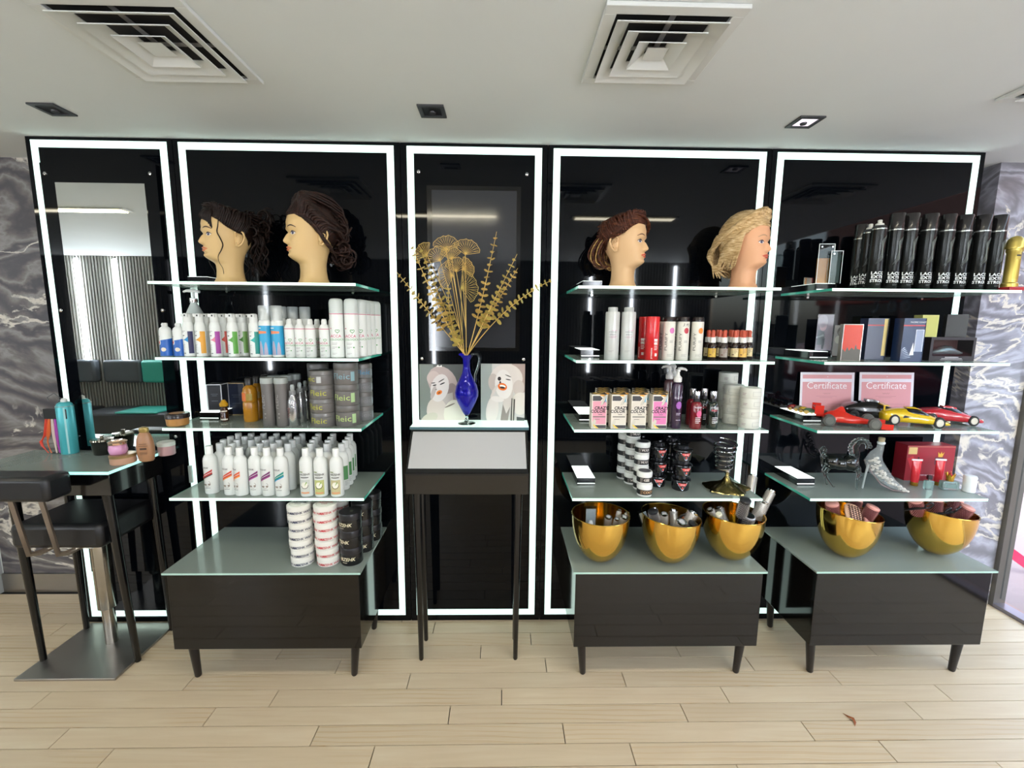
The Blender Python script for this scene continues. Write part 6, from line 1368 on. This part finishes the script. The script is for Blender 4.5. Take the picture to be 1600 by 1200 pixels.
# model cars
def wheel(mb, x, y, z, r, w_=.012): return mb.lathe([(r*.72, -w_/2-.0005), (r*.95, -w_/2), (r, -w_*.3), (r, w_*.3), (r*.95, w_/2), (r*.72, w_/2+.0005)], 20, xf=Matrix.Translation((x, y, z)) @ Matrix.Rotation(PI/2, 4, 'X'))
def hub(mb, x, y, z, r, w_=.012, s=-1):
    yy = y+s*(w_/2+.001); mb.lathe([(r*.66, -.0006), (r*.62, .0006)], 18, xf=Matrix.Translation((x, yy, z)) @ Matrix.Rotation(PI/2, 4, 'X')); return mb
def loft(S, n6=True):
    V = []; F = []
    for (x_, zl, zb, zt, wl, wb, wt) in S: V += [(x_, -wl, zl), (x_, -wb, (zl+zb)/2), (x_, -wb, zb), (x_, -wt, zt), (x_, wt, zt), (x_, wb, zb), (x_, wb, (zl+zb)/2), (x_, wl, zl)]
    for k in range(len(S)-1):
        for j in range(8): F.append((k*8+j, k*8+(j+1) % 8, (k+1)*8+(j+1) % 8, (k+1)*8+j))
    k = len(S)-1; F += [tuple(reversed(range(8))), tuple(range(k*8, k*8+8))]; return MB().add(V, F)
def sportscar(body, wedge, hubcol, kind):
    def f():
        t = empty('model_car'); L = .118
        if kind == 'wedge':
            S = [(-L, .012, .036, .042, .040, .044, .038), (-.10, .008, .040, .048, .042, .047, .036), (-.05, .008, .040, .055, .043, .048, .030), (-.015, .008, .036, .0575, .043, .047, .024), (.02, .008, .034, .052, .043, .047, .025), (.055, .008, .030, .036, .043, .047, .034), (.09, .008, .022, .0255, .042, .046, .036), (L, .010, .013, .015, .038, .041, .034)]
            G = [(-.045, .042, .046, .0555, .030, .036, .026), (-.015, .040, .044, .0582, .030, .037, .0245), (.022, .038, .041, .0525, .030, .038, .0255), (.05, .035, .0355, .0385, .03, .040, .034)]
        elif kind == 'saloon':
            S = [(-L, .016, .040, .046, .036, .041, .032), (-.10, .010, .046, .052, .040, .045, .034), (-.06, .009, .048, .064, .042, .047, .030), (-.02, .009, .048, .071, .042, .047, .028), (.02, .009, .048, .066, .042, .047, .028), (.055, .009, .046, .052, .042, .047, .034), (.095, .010, .040, .044, .040, .046, .034), (L, .014, .028, .032, .034, .038, .028)]
            G = [(-.075, .048, .05, .060, .030, .040, .026), (-.02, .046, .05, .072, .030, .0415, .0275), (.02, .046, .05, .067, .030, .0415, .0275), (.05, .046, .048, .055, .03, .040, .032)]
        else:
            S = [(-L, .014, .036, .044, .038, .042, .034), (-.10, .009, .042, .047, .042, .047, .034), (-.06, .008, .044, .053, .043, .049, .030), (-.02, .008, .040, .060, .042, .047, .026), (.015, .008, .036, .057, .041, .045, .025), (.05, .008, .034, .039, .042, .046, .034), (.09, .008, .028, .031, .041, .045, .036), (L, .010, .015, .018, .036, .040, .032)]
            G = [(-.055, .044, .046, .0555, .030, .036, .026), (-.018, .041, .044, .0612, .030, .037, .0262), (.016, .038, .042, .0582, .030, .037, .0252), (.046, .036, .037, .041, .03, .038, .032)]
        obj('body', loft(S), mat(body, .18, coat=.6), t, sub=2)
        obj('glasshouse', loft([(x_, a, b, c+.0006, d, e+.002, f_+.001) for x_, a, b, c, d, e, f_ in G]), mat('1c1c20', .08, coat=.4), t, sub=1)
        obj('roof', loft([(-.03, .056, .0575, G[1][3]+.001, .018, .02, .018), (.0, .056, .0575, G[1][3]+.0016, .018, .021, .018), (.018, .052, .054, G[2][3]+.001, .018, .02, .018)]), mat(body, .18, coat=.6), t)
        for x_ in (-.075, .072):
            for s in (-1, 1):
                r = .0185; w = obj('wheel', wheel(MB(), x_, s*.0425, r, r), mat('141414', .6), t)
                obj('hub_cap', hub(MB(), x_, s*.0425, r, r, .012, s), mat(hubcol, .25, metal=.5), w)
        for s in (-1, 1): obj('headlamp', MB().ball((L-.012, s*.028, .022 if kind != 'saloon' else .034), (.006, .007, .003), 10, 6), mat('d8d4c0', .1), t)
        if kind == 'wedge': obj('side_scoop', MB().prism([(-.05, .026), (-.02, .032), (-.045, .036)], -.0492, -.0478), mat('1a1410', .5), t); obj('rear_wing', MB().box(-.118, -.098, -.044, .044, .062, .065).box(-.112, -.106, -.03, -.027, .045, .062).box(-.112, -.106, .027, .03, .045, .062), mat(body, .2, coat=.5), t)
        return t
    return f
def f1():
    t = empty('racing_car'); R_ = mat('c92a1c', .2, coat=.5)
    obj('body', loft([(-.115, .018, .034, .04, .012, .014, .006), (-.09, .012, .034, .058, .03, .034, .006), (-.05, .010, .036, .066, .036, .04, .006), (-.02, .010, .036, .056, .036, .04, .012), (.01, .010, .034, .044, .03, .033, .014), (.05, .012, .030, .036, .014, .016, .010), (.10, .014, .022, .026, .010, .011, .007), (.125, .014, .018, .02, .008, .009, .006)]), R_, t, sub=2)
    obj('air_box', MB().prism([(-.085, .05), (-.02, .05), (-.035, .078), (-.045, .08)], -.006, .006), R_, t)
    obj('rear_wing', MB().box(-.15, -.118, -.042, .042, .070, .074).box(-.152, -.116, -.045, -.042, .045, .082).box(-.152, -.116, .042, .045, .045, .082).box(-.14, -.11, -.004, .004, .03, .07), R_, t)
    obj('front_wing', MB().box(.105, .14, -.06, .06, .009, .013).box(.1, .142, -.062, -.059, .006, .028).box(.1, .142, .059, .062, .006, .028), R_, t)
    obj('cockpit', MB().ball((-.005, 0, .045), (.02, .010, .008), 12, 6), mat('1a1a1a', .4), t)
    for x_, r, w_ in ((-.095, .025, .03), (.075, .0245, .024)):
        for s in (-1, 1):
            w = obj('wheel', wheel(MB(), x_, s*.058, r, r, w_), mat('4a4b46', .35), t); obj('hub_cap', hub(MB(), x_, s*.058, r, r, w_, s), mat('6c6d68', .3, metal=.4), w)
        obj('axle', MB().tube([(x_, -.055, r), (x_, .055, r)], .002, 6), mat('222222', .4), t)
    return t
CZ = S2+.0004
def carat(key, b, px, Y, label, rz, s=1):
    o = put(key, b, (XP(px, Y, S2+.03), Y, CZ), label, 'model car', 'larger model cars on the third right shelf', rz=rz, s=s)
    o.scale = (s, s, s*(1.3 if key != 'f1' else 1.12)); return o
carat('f1', f1, 1330, -.255, 'bright red open wheel racing car model with rear wing', -.48, .98)
carat('saloon', sportscar('0b0b0e', 0, '3a3a3c', 'saloon'), 1362, -.135, 'glossy black rounded coupe model behind the red racing car', -.42, 1.1)
carat('wedge', sportscar('d9b414', 0, 'd8d2c4', 'wedge'), 1426, -.235, 'bright yellow wedge shaped sports car model with black side scoop', -.42, 1.1)
carat('redcar', sportscar('b51a26', 0, 'd8d0c0', 'red'), 1482, -.185, 'red low sports car model, rightmost on the shelf', -.42, 1.02)
def classic(c1, c2):
    def f():
        t = empty('vintage_model_car')
        obj('body', loft([(-.032, .006, .016, .019, .010, .012, .009), (-.02, .006, .018, .030, .012, .013, .009), (0, .006, .018, .031, .012, .013, .009), (.008, .006, .018, .021, .010, .011, .008), (.034, .006, .015, .018, .006, .007, .005)]), mat(c1, .2, coat=.5), t, sub=1)
        fd = MB()
        for s in (-1, 1):
            for x_ in (-.022, .022): fd.tube([(x_-.010, s*.014, .006), (x_-.007, s*.014, .014), (x_, s*.014, .017), (x_+.007, s*.014, .014), (x_+.011, s*.014, .006)], .003, 6, flat=1)
        obj('fender', fd, mat(c2, .25), t)
        for x_ in (-.022, .022):
            for s in (-1, 1): obj('wheel', wheel(MB(), x_, s*.0145, .008, .008, .004), mat('a88a48', .3, metal=.5), t)
        obj('grille', MB().box(.0335, .0355, -.005, .005, .006, .018), M_CHROME, t); return t
    return f
zc = S2+.0357+.0004
for i, (c1, c2, y, x, nm) in enumerate((('8a1a1c', '5a1216', -.065, 1.468, 'dark red'), ('6f6a5a', '8a8068', -.095, 1.478, 'grey beige'), ('b8961e', '2c2416', -.128, 1.48, 'yellow'), ('3f6a4c', 'b09a50', -.160, 1.484, 'green and gold'))):
    put('vc%d' % i, classic(c1, c2), (x, y, zc), 'tiny %s vintage car model on the lamp box, %s from the back' % (nm, ORD[i]), 'model car', 'tiny vintage cars', rz=-.45, s=1.0)
# ---------------------------------------------------------------- lowest right shelf
Z3 = S3+.0004
t = empty('glass_horse'); M_BG = mat('060808', .03, coat=.6)
obj('body', MB().ball((0, 0, .115), (.046, .028, .03), 20, 12).ball((.042, 0, .122), (.036, .032, .038), 20, 12).ball((-.032, 0, .12), (.034, .03, .035), 20, 12), M_BG, t)
nk = [(.055, 0, .14), (.062, 0, .17), (.055, 0, .2), (.068, 0, .228), (.09, 0, .232), (.103, 0, .214), (.1, 0, .196)]
obj('neck', MB().tube(nk, [.018, .014, .012, .012, .012, .009, .006], 12), M_CRYSTAL, t)
mn = MB()
for i in range(13):
    a = PI*1.28-i*.31; mn.ball((.075+.040*math.cos(a), 0, .195+.046*math.sin(a)), (.0095, .008, .0095), 8, 6)
obj('mane', mn, M_CRYSTAL, t)
obj('foreleg', MB().tube([(.065, -.014, .11), (.075, -.018, .075), (.07, -.018, .045), (.072, -.018, .0)], [.014, .009, .007, .005], 10), M_CRYSTAL, t)
obj('foreleg', MB().tube([(.06, .014, .11), (.085, .014, .085), (.092, .012, .055), (.084, .01, .04)], [.014, .01, .007, .006], 10), M_CRYSTAL, t)
obj('haunch', MB().ball((.062, 0, .1), (.026, .022, .018), 14, 8), M_CRYSTAL, t)
for s in (-1, 1): obj('hind_leg', MB().tube([(-.04, s*.012, .105), (-.058, s*.014, .07), (-.05, s*.014, .045), (-.028-.01*s, s*.016, 0)], [.012, .009, .006, .005], 10), M_CRYSTAL, t)
obj('tail', MB().tube([(-.05, 0, .13), (-.072, 0, .15), (-.082, 0, .175), (-.07, 0, .19), (-.062, 0, .175), (-.075, 0, .14), (-.068, 0, .09)], [.009, .010, .009, .007, .008, .009, .004], 10), M_CRYSTAL, t)
t.location = (XP(1313, -.20, S3+.1)-.005, -.20, Z3); t.rotation_euler = (0, 0, -.35); tag(t, 'black and clear glass horse figurine with curled mane', 'figurine')
t = empty('glass_boot_bottle')
P = [(.118, 0, .006), (.09, 0, .018), (.055, 0, .038), (.02, 0, .07), (-.012, 0, .105), (-.028, 0, .14), (-.02, 0, .175), (-.008, 0, .20), (-.006, 0, .23)]
Rr = [.004, .014, .022, .030, .038, .036, .024, .015, .013]
obj('glass', MB().tube(P, Rr, 18), mat('dfe6e6', .05, alpha=.22, coat=1), t)
obj('glass_rim', MB().lathe([(.0135, .222), (.016, .226), (.016, .232), (.0135, .235)], 18, (-.006, 0, 0)), mat('dfe4e4', .1), t)
sh = MB(); rr = random.Random(9)
for i in range(90):
    u = rr.random()**1.1*5.2; j = int(u); f_ = u-j; p = Vector(P[j]).lerp(Vector(P[j+1]), f_); r = (Rr[j]*(1-f_)+Rr[j+1]*f_)*.7
    a = rr.uniform(0, 2*PI); q = rr.random()**.5*r; sh.ball((p.x+q*.6*math.cos(a), q*math.sin(a), p.z+q*.6*math.cos(a)), (.0062, .005, .005), 7, 5)
obj('shells', sh, mat('cfc8bc', .5), t, kind='stuff')
obj('heel', MB().tube([(-.045, 0, .12), (-.052, 0, .07), (-.058, 0, 0)], [.006, .0042, .004], 10), mat('dfe8ea', .05, trans=.6), t); obj('sole', MB().tube([(.115, 0, .0045), (.06, 0, .006), (.01, 0, .03), (-.03, 0, .085), (-.05, 0, .125)], [.003, .006, .007, .006, .005], 8, flat=.4), mat('c9b0b0', .1, trans=.4), t)
obj('cork', MB().lathe([(.0115, .228), (.0135, .25), (.012, .254)], 18, (-.006, 0, 0)), mat('a89878', .7), t)
t.location = (XP(1366, -.23, S3+.08)+.01, -.245, Z3); t.rotation_euler = (0, 0, -.35); tag(t, 'clear glass high heeled boot bottle filled with pale shells and corked', 'bottle')
t = empty('gift_set_box'); w_, d, h = .235, .075, .182; a = w_/2; y = -d/2
obj('carton', MB().box(-a, a, y, d/2, 0, h), mat('98222e', .35), t, bevel=.001)
obj('badge', MB().box(-a+.006, -a+.048, y-.0008, y-.0002, h-.045, h-.010), mat('d8b878', .35), t)
obj('gold_line', MB().box(-a, a, y-.0007, y-.0002, h-.007, h-.005), mat('c88a70', .3), t)
obj('tube_print', MB().prism([(-a+.004, .115), (-a+.032, .128), (-a+.052, .052), (-a+.034, .045)], y-.0008, y-.0002), mat('c4303a', .35), t); obj('tube_print_cap', MB().prism([(-a+.034, .045), (-a+.052, .052), (-a+.054, .040), (-a+.036, .034)], y-.0012, y-.0008), mat('c49a50', .3), t)
obj('bottle_print', MB().box(-a+.050, -a+.068, y-.0008, y-.0002, .07, .105).box(-a+.055, -a+.063, y-.0008, y-.0002, .105, .123), mat('3c2a2c', .3), t)
obj('bottle_print', MB().box(.022, .066, y-.0008, y-.0002, .085, .122), mat('5a3038', .3), t); obj('crown_print', MB().prism([(.036, .124), (.056, .124), (.064, .15), (.055, .138), (.05, .152), (.044, .138), (.034, .15)], y-.0012, y-.0008), mat('d8aa3c', .3), t)
obj('lettering', MB().text('4 PIECE PERFUME GIFT SET', .0098, -.018, .026, y=y-.0009, bold=.01), mat('f0dcdc', .4), t)
t.location = (XP(1452, -.12, S3+.08), -.085, Z3); t.rotation_euler = (0, 0, -.04); tag(t, 'large dark red perfume gift set carton with crown print', 'box')
def sqtube():
    V = []; F = []; n = 20; L = [(.0165, .0165, .0), (.0165, .0165, .018)]
    b = MB(); rings = [(.015, .015, .0185), (.0165, .015, .03), (.0185, .012, .07), (.0205, .006, .105), (.0215, .0016, .124)]
    for rx, ry, z in rings:
        for i in range(n): q = 2*PI*i/n; V.append((rx*math.cos(q), ry*math.sin(q), z))
    for j in range(len(rings)-1):
        for i in range(n): p, q = j*n+i, j*n+(i+1) % n; F.append((p, q, q+n, p+n))
    F += [tuple(reversed(range(n))), tuple(range((len(rings)-1)*n, len(rings)*n))]; b.add(V, F)
    return parts('cream_tube', ('tube', b, mat('c9202c', .2, coat=.4)), ('crimp', MB().box(-.023, .023, -.0018, .0018, .124, .132), mat('e8dcdc', .3)), ('cap', MB().lathe([(.0145, 0), (.0155, .002), (.0155, .018)], 22), mat('a87a28', .25, metal=.6)))
for i, (px, y) in enumerate([(1430, -.185), (1467, -.18)]): put('sqt', sqtube, (XP(px, y, S3+.05), y, Z3), 'bright red cream tube standing on its gold cap, %s of the two' % ('left' if i == 0 else 'right'), 'tube', 'red cream tubes', rz=-.2)
put('cube', lambda: parts('perfume_bottle', ('glass', MB().box(-.017, .017, -.011, .011, 0, .045), mat('bcd8d4', .04, trans=.75, ior=1.4), None, .004), ('neck', MB().lathe([(.006, .045), (.006, .05)], 12), M_CHROME), ('cap', MB().box(-.0085, .0085, -.0075, .0075, .0505, .07), mat('2a2426', .2), None, .001)), (XP(1449, -.235, S3+.02), -.24, Z3), 'small clear square perfume bottle with dark cap', 'bottle', rz=-.2)
def crownb():
    cr = MB(); n = 8
    V = [];F = []
    for i in range(n*2):
        q = 2*PI*i/(n*2); r = .0165 if i % 2 else .0205; z = .066 if i % 2 else .083; V += [(.014*math.cos(q), .014*math.sin(q), .05), (r*math.cos(q), r*math.sin(q), z), ((r-.0015)*math.cos(q), (r-.0015)*math.sin(q), z), (.0125*math.cos(q), .0125*math.sin(q), .052)]
    for i in range(n*2):
        p, q = 4*i, 4*((i+1) % (n*2)); F += [(p, q, q+1, p+1), (p+1, q+1, q+2, p+2), (p+2, q+2, q+3, p+3), (p+3, q+3, q, p)]
    cr.add(V, F, False)
    return parts('crown_perfume_bottle', ('glass', MB().box(-.036, .036, -.015, .015, 0, .043), mat('c4dcd8', .04, trans=.75, ior=1.4), None, .006), ('liquid', MB().box(-.018, .026, -.008, .008, .008, .03), mat('8fb4ac', .1, trans=.5), None, .004), ('collar', MB().lathe([(.0145, .0435), (.0145, .05)], 20), mat('b98f3a', .2, metal=.8)), ('crown_cap', cr, mat('d0a03c', .2, metal=.8)), ('jewel', MB().ball((0, 0, .07), (.009, .009, .012), 12, 8), mat('b8202c', .15)))
put('crown', crownb, (XP(1481, -.235, S3+.04)+.003, -.24, Z3), 'clear perfume bottle with gold crown cap and red jewel', 'bottle', rz=-.15)
put('wjar', lambda: parts('white_canister', ('body', MB().lathe([(.0225, 0), (.024, .003), (.024, .064)], 28), mat('eceeee', .2)), ('>label', rect(MB(), .024, .0, .55, .03, .055, .0006, 4), mat('f6f8f8', .4)), ('lid', MB().lathe([(.0253, .0645), (.0253, .071), (.022, .078), (.01, .08)], 28), mat('e8eaea', .2))), (XP(1511, -.255, S3+.03), -.265, Z3), 'small white canister at the right end of the lowest shelf', 'canister')
# ---------------------------------------------------------------- leaf on the floor
p = on(1330, 1124, .002); lf = MB().tube([(-.012, .03, .001), (-.004, .012, .004), (.006, .0, .007), (.004, -.014, .004), (-.008, -.03, .001)], [.0008, .005, .007, .005, .0006], 8, flat=.25)
o = tag(obj('dry_leaf', lf, mat('8a4a22', .6)), 'small curled brown dry leaf lying on the wooden floor', 'leaf'); o.location = (p.x, p.y, .0005)
